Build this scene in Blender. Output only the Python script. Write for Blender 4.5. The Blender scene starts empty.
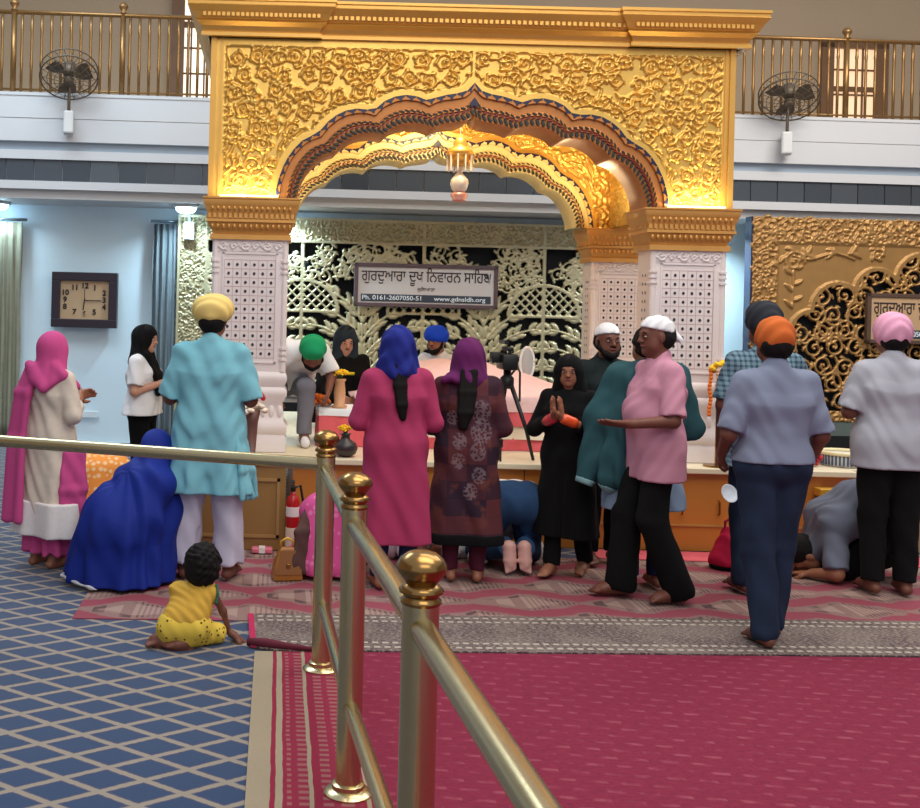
import bpy, bmesh, math, random
import numpy as np
from mathutils import Vector, Matrix
random.seed(7); RNG = np.random.RandomState(11)
S = bpy.context.scene; COL = S.collection
PI = math.pi
# ---------------------------------------------------------------- camera
F, HC, PU, PV, ROLL = 1100.0, 1.65, 280.0, 308.0, 0.025
cam = bpy.data.objects.new('camera', bpy.data.cameras.new('camera')); COL.objects.link(cam)
cam.data.sensor_width = 36.0; cam.data.lens = F / 920 * 36.0
cam.data.shift_x = (460 - PU) / 920; cam.data.shift_y = -(404 - PV) / 920
cam.data.clip_start = 0.05
cam.matrix_world = Matrix.Translation((0, 0, HC)) @ Matrix.Rotation(PI / 2, 4, 'X') @ Matrix.Rotation(ROLL, 4, 'Z')
S.camera = cam
FA, FX, FY = .035, -1.5, 12.2      # the far wall runs slightly away to the right: angle and pivot
def P(u, v, Y):
    """world point at depth Y seen at photo pixel u, v"""
    du, dv = u - PU, v - PV
    return Vector(((du + ROLL * dv) * Y / F, Y, HC - (dv - ROLL * du) * Y / F))
def G(u, v, z=0.0):
    """point at height z seen at photo pixel u, v"""
    dv = (v - PV) - ROLL * (u - PU)
    return P(u, v, F * (HC - z) / dv)
def PF(u, v, Y0):
    """point seen at pixel u, v on the far-wall plane that lies at depth Y0 by the pivot"""
    d = P(u, v, 1.0) - Vector((0, 0, HC)); t = (Y0 - math.tan(FA) * FX) / (d.y - math.tan(FA) * d.x)
    return Vector((0, 0, HC)) + d * t
def far(o):
    o.matrix_world = Matrix.Translation((FX, FY, 0)) @ Matrix.Rotation(FA, 4, 'Z') @ Matrix.Translation((-FX, -FY, 0)) @ o.matrix_basis
    return o
# ---------------------------------------------------------------- materials
def lin(c):
    return tuple((x / 255 / 12.92) if x / 255 <= 0.04045 else ((x / 255 + 0.055) / 1.055) ** 2.4 for x in c[:3])
class NT:
    def __init__(s, m): s.t = m.node_tree; s.n = s.t.nodes; s.l = s.t.links
    def new(s, ty, **kw):
        n = s.n.new(ty)
        for k, v in kw.items():
            if k in n.inputs.keys() if isinstance(k, str) else False: n.inputs[k].default_value = v
            else: setattr(n, k, v)
        return n
    def lk(s, a, b): s.l.new(a, b)
    def math(s, op, a, b=None, c=None, clamp=False):
        n = s.n.new('ShaderNodeMath'); n.operation = op; n.use_clamp = clamp
        for i, x in enumerate((a, b, c)):
            if x is None: continue
            if isinstance(x, (int, float)): n.inputs[i].default_value = x
            else: s.l.new(x, n.inputs[i])
        return n.outputs[0]
    def mix(s, f, a, b):
        n = s.n.new('ShaderNodeMix'); n.data_type = 'RGBA'
        for sk, x in ((n.inputs[0], f), (n.inputs[6], a), (n.inputs[7], b)):
            if isinstance(x, (int, float)): sk.default_value = x
            elif isinstance(x, tuple): sk.default_value = (*x[:3], 1)
            else: s.l.new(x, sk)
        return n.outputs[2]
    def coord(s, which='Object'):
        c = s.n.new('ShaderNodeTexCoord').outputs[which]
        x = s.n.new('ShaderNodeSeparateXYZ'); s.l.new(c, x.inputs[0])
        return c, x.outputs[0], x.outputs[1], x.outputs[2]
    def noise(s, c, scale, detail=2, rough=.5):
        n = s.n.new('ShaderNodeTexNoise'); s.l.new(c, n.inputs['Vector'])
        n.inputs['Scale'].default_value = scale; n.inputs['Detail'].default_value = detail; n.inputs['Roughness'].default_value = rough
        return n.outputs[0]
    def voro(s, c, scale, feature='F1', rand=1.0):
        n = s.n.new('ShaderNodeTexVoronoi'); n.feature = feature; s.l.new(c, n.inputs['Vector'])
        n.inputs['Scale'].default_value = scale; n.inputs['Randomness'].default_value = rand
        return n
    def comb(s, x, y, z):
        n = s.n.new('ShaderNodeCombineXYZ')
        for i, q in enumerate((x, y, z)):
            if isinstance(q, (int, float)): n.inputs[i].default_value = q
            else: s.l.new(q, n.inputs[i])
        return n.outputs[0]
    def step(s, x, lo, hi):
        n = s.n.new('ShaderNodeMapRange'); n.interpolation_type = 'SMOOTHSTEP'
        s.l.new(x, n.inputs[0]); n.inputs[1].default_value = lo; n.inputs[2].default_value = hi
        return n.outputs[0]
def mat(name, rgb, rough=.6, metal=0.0, var=0.0, vs=12.0, bump=0.0, bs=200.0, spec=.5, emit=0, sheen=0, alpha=1, coat=0):
    m = bpy.data.materials.new(name); m.use_nodes = True
    t = NT(m); b = t.n['Principled BSDF']; c = lin(rgb)
    b.inputs['Base Color'].default_value = (*c, 1); b.inputs['Roughness'].default_value = rough
    b.inputs['Metallic'].default_value = metal; b.inputs['Specular IOR Level'].default_value = spec
    if sheen: b.inputs['Sheen Weight'].default_value = sheen
    if coat: b.inputs['Coat Weight'].default_value = coat
    if emit: b.inputs['Emission Color'].default_value = (*c, 1); b.inputs['Emission Strength'].default_value = emit
    if alpha < 1: b.inputs['Alpha'].default_value = alpha
    co = None
    if var:
        co = t.coord()[0]
        n = t.noise(co, vs, 3)
        t.lk(t.mix(n, tuple(x * (1 - var) for x in c), tuple(min(1, x * (1 + var)) for x in c)), b.inputs['Base Color'])
    if bump:
        co = co or t.coord()[0]
        bn = t.n.new('ShaderNodeBump'); bn.inputs['Strength'].default_value = bump; bn.inputs['Distance'].default_value = .004
        t.lk(t.noise(co, bs, 2), bn.inputs['Height']); t.lk(bn.outputs[0], b.inputs['Normal'])
    return m
def shader(name, rough=.6, metal=0.0, spec=.5):
    m = bpy.data.materials.new(name); m.use_nodes = True; t = NT(m); b = t.n['Principled BSDF']
    b.inputs['Roughness'].default_value = rough; b.inputs['Metallic'].default_value = metal; b.inputs['Specular IOR Level'].default_value = spec
    return m, t, b
# ---------------------------------------------------------------- objects
def tag(o, label=None, cat=None, group=None, kind=None):
    if label: o['label'] = label
    if cat: o['category'] = cat
    if group: o['group'] = group
    if kind: o['kind'] = kind
    return o
def empty(name, loc, label=None, cat=None, group=None, rz=0.0):
    o = bpy.data.objects.new(name, None); COL.objects.link(o); o.location = loc; o.rotation_euler = (0, 0, rz)
    o.empty_display_size = .1
    return tag(o, label, cat, group)
def link(name, me, m=None, parent=None, smooth=False):
    o = bpy.data.objects.new(name, me); COL.objects.link(o)
    if m is not None:
        for q in (m if isinstance(m, (list, tuple)) else [m]): me.materials.append(q)
    if parent: o.parent = parent
    if smooth:
        me.polygons.foreach_set('use_smooth', [True] * len(me.polygons))
    return o
def np_mesh(name, V, Q):
    """mesh from numpy verts (n,3) and faces (m,k)"""
    V = np.asarray(V, np.float32); Q = np.asarray(Q, np.int32); k = Q.shape[1]
    me = bpy.data.meshes.new(name)
    me.vertices.add(len(V)); me.vertices.foreach_set('co', V.ravel())
    me.loops.add(Q.size); me.loops.foreach_set('vertex_index', Q.ravel())
    me.polygons.add(len(Q)); me.polygons.foreach_set('loop_start', np.arange(0, Q.size, k, dtype=np.int32))
    me.update(calc_edges=True); me.validate()
    return me
class MB:
    """collects boxes, tubes, lathes ... and links them as one mesh"""
    def __init__(s): s.v = []; s.f = []; s.mi = []; s.cur = 0
    def add(s, V, Fc):
        o = len(s.v); s.v += [tuple(p) for p in V]
        for f in Fc: s.f.append(tuple(i + o for i in f)); s.mi.append(s.cur)
        return s
    def box(s, lo, hi, M=None):
        (a, b, c), (d, e, g) = lo, hi
        V = [Vector(p) for p in ((a, b, c), (d, b, c), (d, e, c), (a, e, c), (a, b, g), (d, b, g), (d, e, g), (a, e, g))]
        if M is not None: V = [M @ p for p in V]
        return s.add(V, [(0, 3, 2, 1), (4, 5, 6, 7), (0, 1, 5, 4), (1, 2, 6, 5), (2, 3, 7, 6), (3, 0, 4, 7)])
    def bbox(s, lo, hi, b=.005, M=None):
        """box with chamfered edges"""
        bm = bmesh.new(); bmesh.ops.create_cube(bm, size=1)
        for v in bm.verts: v.co = Vector([(lo[i] + hi[i]) / 2 + v.co[i] * (hi[i] - lo[i]) for i in range(3)])
        bmesh.ops.bevel(bm, geom=bm.edges[:], offset=b, segments=2, affect='EDGES', profile=.5)
        bm.verts.index_update()
        V = [(M @ v.co if M is not None else v.co.copy()) for v in bm.verts]; Fc = [[v.index for v in f.verts] for f in bm.faces]
        bm.free(); return s.add(V, Fc)
    def tube(s, pts, r, n=12, cap=True):
        pts = [Vector(p) for p in pts]; m = len(pts)
        rs = r if isinstance(r, (list, tuple)) else [r] * m
        V = []; Fc = []; nrm = None
        for i, p in enumerate(pts):
            d = (pts[min(i + 1, m - 1)] - pts[max(i - 1, 0)]).normalized()
            if nrm is None:
                nrm = d.orthogonal().normalized()
            nrm = (nrm - d * nrm.dot(d)).normalized(); bi = d.cross(nrm)
            for k in range(n):
                a = 2 * PI * k / n; V.append(p + (nrm * math.cos(a) + bi * math.sin(a)) * rs[i])
        for i in range(m - 1):
            for k in range(n):
                Fc.append((i * n + k, i * n + (k + 1) % n, (i + 1) * n + (k + 1) % n, (i + 1) * n + k))
        if cap: Fc += [tuple(range(n))[::-1], tuple(range((m - 1) * n, m * n))]
        return s.add(V, Fc)
    def lathe(s, prof, n=24, M=None, c=(0, 0, 0)):
        """prof = [(r, z)] bottom to top around z"""
        V = []; Fc = []
        for r, z in prof:
            for k in range(n):
                a = 2 * PI * k / n; p = Vector((c[0] + r * math.cos(a), c[1] + r * math.sin(a), c[2] + z))
                V.append(M @ p if M is not None else p)
        m = len(prof)
        for i in range(m - 1):
            for k in range(n): Fc.append((i * n + k, i * n + (k + 1) % n, (i + 1) * n + (k + 1) % n, (i + 1) * n + k))
        Fc += [tuple(range(n))[::-1], tuple(range((m - 1) * n, m * n))]
        return s.add(V, Fc)
    def rings(s, prof, c=(0, 0, 0)):
        """stack of rectangles [(hx, hy, z)]: stepped mouldings"""
        V = []; Fc = []
        for hx, hy, z in prof: V += [(c[0] - hx, c[1] - hy, c[2] + z), (c[0] + hx, c[1] - hy, c[2] + z), (c[0] + hx, c[1] + hy, c[2] + z), (c[0] - hx, c[1] + hy, c[2] + z)]
        for i in range(len(prof) - 1):
            for k in range(4): Fc.append((i * 4 + k, i * 4 + (k + 1) % 4, i * 4 + 4 + (k + 1) % 4, i * 4 + 4 + k))
        n = len(prof) * 4
        Fc += [(3, 2, 1, 0), (n - 4, n - 3, n - 2, n - 1)]
        return s.add(V, Fc)
    def ball(s, c, r, n=12, m=8):
        r = r if isinstance(r, (tuple, list)) else (r, r, r)
        V = [(c[0], c[1], c[2] - r[2])]; Fc = []
        for i in range(1, m):
            t = PI * i / m
            for k in range(n):
                a = 2 * PI * k / n; V.append((c[0] + r[0] * math.sin(t) * math.cos(a), c[1] + r[1] * math.sin(t) * math.sin(a), c[2] - r[2] * math.cos(t)))
        V.append((c[0], c[1], c[2] + r[2])); L = len(V) - 1
        for k in range(n):
            Fc.append((0, 1 + (k + 1) % n, 1 + k)); Fc.append((L, 1 + (m - 2) * n + k, 1 + (m - 2) * n + (k + 1) % n))
            for i in range(m - 2): Fc.append((1 + i * n + k, 1 + i * n + (k + 1) % n, 1 + (i + 1) * n + (k + 1) % n, 1 + (i + 1) * n + k))
        return s.add(V, Fc)
    def prism(s, poly, y0, y1):
        """polygon in x,z extruded along y"""
        n = len(poly); V = [(x, y0, z) for x, z in poly] + [(x, y1, z) for x, z in poly]
        Fc = [tuple(range(n)), tuple(range(n, 2 * n))[::-1]] + [(i, i + n, (i + 1) % n + n, (i + 1) % n) for i in range(n)]
        return s.add(V, Fc)
    def build(s, name, m, parent=None, smooth=False, auto=None):
        me = bpy.data.meshes.new(name); me.from_pydata([tuple(p) for p in s.v], [], s.f); me.validate()
        o = link(name, me, m, parent)
        if any(s.mi) and len(me.polygons) == len(s.mi): me.polygons.foreach_set('material_index', s.mi)
        bm = bmesh.new(); bm.from_mesh(me); bmesh.ops.recalc_face_normals(bm, faces=bm.faces[:])
        if smooth or auto:
            ang = math.radians(auto or 180)
            for f in bm.faces: f.smooth = True
            for e in bm.edges:
                if len(e.link_faces) == 2 and e.calc_face_angle(0) > ang: e.smooth = False
        bm.to_mesh(me); bm.free()
        return o
# ---------------------------------------------------------------- carved relief fields
class Relief:
    """height field rasterised from strokes; x to the right, z up, metres"""
    def __init__(s, w, h, cell):
        s.w, s.h, s.c = w, h, cell; s.nx = int(round(w / cell)) + 1; s.ny = int(round(h / cell)) + 1
        s.f = np.zeros((s.ny, s.nx), np.float32)
    def seg(s, a, b, ra, rb, hgt=1.0):
        R = max(ra, rb); c = s.c
        i0 = max(0, int((min(a[0], b[0]) - R) / c)); i1 = min(s.nx, int((max(a[0], b[0]) + R) / c) + 2)
        j0 = max(0, int((min(a[1], b[1]) - R) / c)); j1 = min(s.ny, int((max(a[1], b[1]) + R) / c) + 2)
        if i0 >= i1 or j0 >= j1: return
        X = np.arange(i0, i1)[None, :] * c - a[0]; Z = np.arange(j0, j1)[:, None] * c - a[1]
        dx, dz = b[0] - a[0], b[1] - a[1]; L = dx * dx + dz * dz + 1e-12
        t = np.clip((X * dx + Z * dz) / L, 0, 1)
        d = np.hypot(X - t * dx, Z - t * dz) / (ra + (rb - ra) * t + 1e-6)
        s.f[j0:j1, i0:i1] = np.maximum(s.f[j0:j1, i0:i1], hgt * np.sqrt(np.clip(1 - d * d, 0, 1)))
    def line(s, pts, r0, r1=None, hgt=1.0):
        r1 = r0 if r1 is None else r1; n = len(pts) - 1
        for i in range(n): s.seg(pts[i], pts[i + 1], r0 + (r1 - r0) * i / n, r0 + (r1 - r0) * (i + 1) / n, hgt)
    def leaf(s, p, ang, L, wd, hgt=1.0, bend=0.0):
        pts = []; q = p; a = ang; n = 5
        for i in range(n + 1):
            pts.append(q); q = (q[0] + math.cos(a) * L / n, q[1] + math.sin(a) * L / n); a += bend / n
        for i in range(n):
            f0 = math.sin(PI * (i / n * .85 + .1)); f1 = math.sin(PI * ((i + 1) / n * .85 + .1)) if i < n - 1 else .12
            s.seg(pts[i], pts[i + 1], wd * f0, wd * f1, hgt)
    def scroll(s, c, R, a0, turn, r, leaves=5, lw=.014, ll=.045):
        """spiral vine with leaves and a rosette in its eye"""
        pts = []; n = 22
        for i in range(n + 1):
            t = i / n; rr = R * (1 - .78 * t); a = a0 + turn * t
            pts.append((c[0] + rr * math.cos(a), c[1] + rr * math.sin(a)))
        s.line(pts, r, r * .6)
        for k in range(leaves):
            i = int((k + .5) / leaves * n * .85); p = pts[i]; q = pts[i + 1]
            a = math.atan2(q[1] - p[1], q[0] - p[0]); sd = 1 if turn < 0 else -1
            s.leaf(p, a + sd * .9, ll * (1 - .35 * k / leaves), lw, .95, -sd * .9)
        s.seg(c, (c[0] + .001, c[1]), R * .2, R * .2, .95)
        return pts
    def fill(s, step, R, r, ll, lw, seed=1, leaves=5):
        rg = random.Random(seed); j = 0; z = 0
        while z < s.h + step:
            x = (j % 2) * step / 2
            i = 0
            while x < s.w + step:
                c = (x + rg.uniform(-.12, .12) * step, z + rg.uniform(-.12, .12) * step)
                tn = (1 if (i + j) % 2 else -1) * 2 * PI * rg.uniform(1.2, 1.6); a0 = rg.uniform(0, 6.28)
                pts = s.scroll(c, R, a0, tn, r, leaves, lw, ll)
                p = pts[0]; a = a0 + (PI if rg.random() < .5 else 0)
                q = (p[0] + step * .5 * math.cos(a0 - .5), p[1] + step * .5 * math.sin(a0 - .5))
                s.line([p, ((p[0] + q[0]) / 2 + .02, (p[1] + q[1]) / 2 + .015), q], r * .9, r * .6)
                s.leaf(q, a0, ll * 1.1, lw, 1, rg.uniform(-1, 1))
                x += step; i += 1
            z += step * .86; j += 1
    def mesh(s, name, amp, keep=None, x0=0, z0=0):
        X, Z = np.meshgrid(np.arange(s.nx) * s.c + x0, np.arange(s.ny) * s.c + z0)
        V = np.stack([X, -s.f * amp, Z], -1).reshape(-1, 3)
        idx = np.arange(s.nx * s.ny).reshape(s.ny, s.nx)
        Q = np.stack([idx[:-1, :-1], idx[:-1, 1:], idx[1:, 1:], idx[1:, :-1]], -1).reshape(-1, 4)
        if keep is not None:
            Q = Q[keep[:-1, :-1].ravel()]
            used = np.unique(Q); mp = np.full(len(V), -1); mp[used] = np.arange(len(used)); V = V[used]; Q = mp[Q]
        return np_mesh(name, V, Q)
def solid(o, th):
    md = o.modifiers.new('thick', 'SOLIDIFY'); md.thickness = th; md.offset = -1
    return o
def text(name, body, size, loc, m, parent=None, depth=.002, rot=(PI / 2, 0, 0), width=None, thick=0):
    """lettering as a mesh"""
    cu = bpy.data.curves.new(name, 'FONT'); cu.body = body; cu.size = size; cu.align_x = 'CENTER'; cu.align_y = 'CENTER'; cu.extrude = depth; cu.offset = thick
    t = bpy.data.objects.new(name, cu); COL.objects.link(t)
    dg = bpy.context.evaluated_depsgraph_get(); dg.update()
    me = bpy.data.meshes.new_from_object(t.evaluated_get(dg)); bpy.data.objects.remove(t); me.name = name; me.materials.clear()
    xs = [v.co.x for v in me.vertices]; sx = width / (max(xs) - min(xs)) if width and xs else 1.0
    o = link(name, me, m, parent); o.location = loc; o.rotation_euler = rot; o.scale = (sx, 1, 1)
    return o
# ================================================================= materials of the setting
M_wall = mat('blue_lit_wall_tint', (220, 240, 249), .5, var=.03, vs=3)  # bluish lamp light put into the wall colour as a pale tint
M_bluewall = M_wall
M_white = mat('white_trim_paint', (202, 203, 205), .5, var=.02, vs=4)
M_beige = mat('upper_wall_paint', (176, 152, 122), .7, var=.04, vs=2)
M_gold = mat('gold_leaf', (226, 180, 90), .34, .6, var=.12, vs=9, bump=.15, bs=60)
M_gold_plain = mat('plain_gold', (216, 166, 84), .4, .5, var=.08, vs=6)
M_oldgold = mat('carved_gilt_wood', (178, 136, 82), .42, .5, var=.15, vs=8)
M_palegold = mat('champagne_gilt', (192, 184, 148), .4, .45, var=.12, vs=8)
M_copper = mat('copper_gold_band_shaded', (188, 122, 62), .45, .35, var=.1, vs=14)  # brown copy of the arch band gold, coloured as if in shade
M_navy = mat('navy_enamel', (22, 26, 58), .35)
M_dkgreen = mat('dark_green_enamel', (30, 34, 30), .4)
M_maroon = mat('maroon_enamel', (128, 34, 30), .4)
M_brass = mat('polished_brass', (200, 184, 142), .27, 1.0, var=.06, vs=30)
M_brass2 = mat('yellow_brass', (160, 124, 74), .25, 1.0)
M_black = mat('black_paint', (16, 16, 18), .5)
M_dark = mat('dark_recess', (14, 18, 26), .8)
M_greentile = mat('grey_green_stone', (96, 108, 104), .4)
# ---------------- pale marble with inlaid lattice of dark stones
def marble_mat():
    m, t, b = shader('inlaid_white_marble', .35)
    c = t.coord()[0]
    t.lk(t.mix(t.noise(c, 3, 5), lin((222, 208, 204)), lin((240, 230, 228))), b.inputs['Base Color'])
    return m
M_marble = marble_mat()
M_inlay = mat('dark_inlay', (52, 46, 52), .4)
M_inlayline = mat('rose_inlay_line', (196, 172, 170), .4)
# ---------------- carpets
def blue_carpet():
    m, t, b = shader('blue_lattice_carpet', .75, spec=.3)
    c, x, y, z = t.coord()
    a = t.math('ADD', t.math('MULTIPLY', x, 1 / .285), t.math('MULTIPLY', y, 1 / .195))
    d = t.math('SUBTRACT', t.math('MULTIPLY', x, 1 / .285), t.math('MULTIPLY', y, 1 / .195))
    n = t.noise(c, 45, 2)
    def near(q):
        q = t.math('ADD', q, t.math('MULTIPLY', t.math('SUBTRACT', n, .5), .06))
        return t.math('ABSOLUTE', t.math('SUBTRACT', t.math('FRACT', q), .5))
    e = t.math('MAXIMUM', near(a), near(d))
    line = t.step(e, .405, .43)
    red = t.math('MULTIPLY', t.step(e, .375, .385), t.math('SUBTRACT', 1.0, t.step(e, .395, .41)))
    f = t.noise(c, 300, 2)
    blue = t.mix(f, lin((10, 40, 76)), lin((24, 62, 102)))
    beige = t.mix(f, lin((116, 108, 100)), lin((158, 146, 130)))
    col = t.mix(line, t.mix(t.math('MULTIPLY', red, .55), blue, lin((96, 66, 78))), beige)
    t.lk(col, b.inputs['Base Color'])
    b.inputs['Sheen Weight'].default_value = .55; b.inputs['Sheen Roughness'].default_value = .35
    return m
def crimson_carpet():
    m, t, b = shader('crimson_woven_carpet', .9, spec=.15)
    c, x, y, z = t.coord()
    # left border bands measured from the selvage, then a field of faint staggered dashes
    f = t.noise(c, 260, 2); w = t.noise(c, 6, 2)
    wob = t.math('ADD', x, t.math('MULTIPLY', t.math('SUBTRACT', w, .5), .012))
    row = t.math('MULTIPLY', t.math('ADD', y, t.math('MULTIPLY', x, .12)), 1 / .075)
    st = t.math('FRACT', t.math('ADD', t.math('MULTIPLY', x, 1 / .11), t.math('MULTIPLY', t.math('FLOOR', row), .37)))
    ln = t.math('MULTIPLY', t.math('SUBTRACT', 1.0, t.step(t.math('ABSOLUTE', t.math('SUBTRACT', t.math('FRACT', row), .5)), .08, .2)), t.step(st, .35, .5))
    field = t.mix(t.math('MULTIPLY', ln, t.math('MULTIPLY', t.step(t.noise(c, 14, 2), .35, .7), .34)), t.mix(f, t.mix(t.step(t.noise(t.comb(t.math('MULTIPLY', x, .35), y, 0), 70, 2, .7), .38, .62), lin((94, 20, 42)), lin((118, 32, 56))), lin((136, 48, 72))), lin((178, 102, 116)))
    cream = t.mix(f, lin((138, 124, 104)), lin((170, 156, 132)))
    lad = t.math('MULTIPLY', t.step(t.math('FRACT', t.math('MULTIPLY', y, 1 / .045)), .45, .6), t.step(t.math('FRACT', t.math('MULTIPLY', wob, 1 / .07)), .3, .4))
    ladder = t.mix(t.math('MULTIPLY', lad, .36), t.mix(f, lin((124, 34, 56)), lin((150, 50, 72))), lin((164, 140, 124)))
    red = t.mix(f, lin((122, 32, 54)), lin((150, 46, 70))); col = field
    for x1, cc in ((.42, red), (.405, cream), (.39, red), (.375, ladder), (.245, red), (.215, cream), (.20, ladder), (.125, red), (.11, cream), (.085, red), (.067, cream)):
        col = t.mix(t.math('LESS_THAN', wob, x1), col, cc)
    t.lk(col, b.inputs['Base Color'])
    bn = t.n.new('ShaderNodeBump'); bn.inputs['Strength'].default_value = .5; bn.inputs['Distance'].default_value = .004
    t.lk(t.noise(c, 180, 2), bn.inputs['Height']); t.lk(bn.outputs[0], b.inputs['Normal'])
    return m
def leaf_rug():
    m, t, b = shader('rose_leaf_rug', .9, spec=.15)
    c, x, y, z = t.coord()
    n = t.noise(c, 5, 3); n2 = t.noise(c, 220, 2)
    # staggered lozenges about 0.6 x 0.35 m with feathered rims
    gy = t.math('MULTIPLY', y, 1 / .36); off = t.math('MULTIPLY', t.math('FRACT', t.math('MULTIPLY', t.math('FLOOR', gy), .5)), 1.0)
    gx = t.math('ADD', t.math('MULTIPLY', x, 1 / .62), off)
    px = t.math('ABSOLUTE', t.math('SUBTRACT', t.math('FRACT', gx), .5)); py = t.math('ABSOLUTE', t.math('SUBTRACT', t.math('FRACT', gy), .5))
    e = t.math('ADD', t.math('ADD', px, t.math('MULTIPLY', py, 1.1)), t.math('MULTIPLY', t.math('SUBTRACT', n, .5), .55))
    taupe = t.mix(n2, lin((104, 78, 78)), lin((164, 132, 124)))
    rose = t.mix(n2, lin((116, 46, 62)), lin((160, 88, 98)))
    col = t.mix(t.step(e, .54, .64), taupe, rose)
    vein = t.math('LESS_THAN', t.math('FRACT', t.math('ADD', t.math('MULTIPLY', gx, 13.0), t.math('MULTIPLY', px, 9.0))), .42)
    dk = t.math('MULTIPLY', vein, t.math('MULTIPLY', t.step(e, .34, .4), t.math('SUBTRACT', 1.0, t.step(e, .5, .56))))
    col = t.mix(t.math('MULTIPLY', dk, t.math('MULTIPLY', t.step(n, .4, .55), .7)), col, lin((62, 48, 54)))
    lt = t.math('MULTIPLY', t.math('SUBTRACT', 1.0, vein), t.math('SUBTRACT', 1.0, t.step(e, .3, .4)))
    col = t.mix(t.math('MULTIPLY', lt, .45), col, lin((178, 156, 142)))
    t.lk(col, b.inputs['Base Color'])
    return m
def grey_runner():
    m, t, b = shader('grey_speckled_runner', .9, spec=.15)
    c, x, y, z = t.coord()
    sp = t.noise(t.comb(t.math('MULTIPLY', x, .3), y, 0), 150, 2, .75)
    big = t.noise(c, 4, 2)
    base = t.mix(t.step(big, .4, .62), lin((84, 68, 72)), lin((106, 92, 90)))
    col = t.mix(t.step(sp, .5, .6), base, lin((150, 138, 126)))
    col = t.mix(t.math('MULTIPLY', t.step(sp, .36, .42), 0.0), col, base)
    dark = t.math('SUBTRACT', 1.0, t.step(sp, .34, .42))
    col = t.mix(t.math('MULTIPLY', dark, .6), col, lin((66, 54, 62)))
    for yc in (.06, .13, .50, .57):
        k = t.math('LESS_THAN', t.math('ABSOLUTE', t.math('SUBTRACT', y, yc)), .012)
        dash = t.math('LESS_THAN', t.math('FRACT', t.math('MULTIPLY', x, 1 / .05)), .6)
        col = t.mix(t.math('MULTIPLY', k, dash), col, lin((172, 162, 148)))
    col = t.mix(t.math('LESS_THAN', x, .03), col, lin((176, 44, 84)))
    t.lk(col, b.inputs['Base Color'])
    return m
# ================================================================= setting
def struct(o): o['kind'] = 'structure'; return o
struct(MB().box((-9, -4, -.2), (14, 16.2, 0)).build('floor', mat('pale_stone_floor', (176, 184, 190), .3)))
def slab(name, poly, z0, z1, m, loc=(0, 0, 0)):
    n = len(poly); V = [(x, y, z0) for x, y in poly] + [(x, y, z1) for x, y in poly]
    b = MB().add(V, [tuple(range(n))[::-1], tuple(range(n, 2 * n))] + [(i, (i + 1) % n, (i + 1) % n + n, i + n) for i in range(n)])
    o = b.build(name, m); o.location = loc; return o
tag(slab('carpet', [(-6, -2), (12, -2), (12, 13.5), (-6, 12.88)], .0005, .006, blue_carpet()), 'blue carpet with a beige diamond lattice covering the hall floor', 'carpet')
tag(slab('carpet', [(0, -1.5), (9, -1.5), (9, 5.68), (-.02, 5.24)], 0, .007, crimson_carpet(), (-.06, 0, .0065)), 'crimson woven carpet with cream striped border beside the brass rail', 'carpet')
tag(slab('rug', [(0, 0), (9, .36), (9, 1.70), (-.03, 1.70)], 0, .005, leaf_rug(), (-1.04, 5.72, .0065)), 'rose and taupe leaf patterned rug under the row of worshippers', 'rug')
def runner():
    r = empty('runner', (-.1, 5.24, .0137), 'grey speckled runner laid along the edge of the crimson carpet', 'rug', rz=.048)
    slab('runner_cloth', [(0, .06), (.12, 0), (9, .02), (9, .62), (0, .62)], 0, .007, grey_runner()).parent = r
    # lifted front corner showing its maroon underside
    b = MB(); b.tube([(-.01, .09, .016), (.08, .05, .022), (.2, .012, .017), (.36, -.006, .008)], [.02, .024, .016, .006], 10)
    b.build('curled_corner', mat('maroon_underside', (96, 24, 44), .85), r, smooth=True)
runner()
tag(slab('floor_cloth', [(2.2, 7.42), (6.6, 7.36), (6.6, 7.7), (2.2, 7.7)], 0.0125, .017, mat('rose_floor_cloth', (214, 92, 104), .8, var=.3, vs=20)), 'rose coloured strip of cloth on the floor along the podium', 'cloth')
# back wall below the balcony, balcony body, upper wall
struct(MB().box((-9, 13.1, 0), (14, 13.3, 2.95)).build('wall_back', M_wall)); far(bpy.data.objects['wall_back'])
struct(MB().box((-9, -4, 0), (-8.8, 16, 7.6)).build('wall_left', M_beige))
struct(MB().box((13.8, -4, 0), (14, 16, 7.6)).build('wall_right', M_beige))
sl = MB(); sl.box((-9, 12.2, 3.684), (14, 16, 3.96)); sl.box((-9, 12.206, 3.43), (14, 13.3, 3.68)); sl.box((-9, 12.24, 3.67), (14, 13.3, 3.69)); sl.box((-9, 12.19, 3.93), (14, 12.3, 3.965)); sl.box((-9, 12.2, 3.23), (14, 13.3, 3.33)); sl.cur = 1; sl.box((-9, 12.27, 3.33), (14, 13.3, 3.43)); sl.cur = 0
sl.box((-9, 12.26, 2.99), (14, 13.3, 3.23))
sl.box((-9, 12.2, 2.9), (14, 13.3, 2.99)); sl.box((-9, 12.28, 2.80), (14, 13.3, 2.9))
far(struct(sl.build('balcony_slab', [M_white, mat('blue_grey_cove_shade', (150, 164, 178), .5)])))  # cove coloured blue grey to hold the shadow under the fascia
tl = MB(); x = -4.0
while x < 8.5: tl.box((x + .006, 12.225, 2.992), (x + .304, 12.27, 3.228)); x += .31
def tile_mat():
    m, t, b = shader('dark_glazed_tile', .25)
    c, x, y, z = t.coord(); n = t.noise(t.comb(t.math('FLOOR', t.math('MULTIPLY', t.math('ADD', x, 4.0), 1 / .31)), 0, 0), 3.1, 0)
    t.lk(t.mix(n, lin((38, 44, 52)), lin((92, 98, 104))), b.inputs['Base Color']); return m
far(struct(tl.build('trim_1', tile_mat())))
far(struct(MB().box((-9, 15.6, 3.9), (14, 15.8, 7.6)).build('wall_upper', M_beige)))
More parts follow.
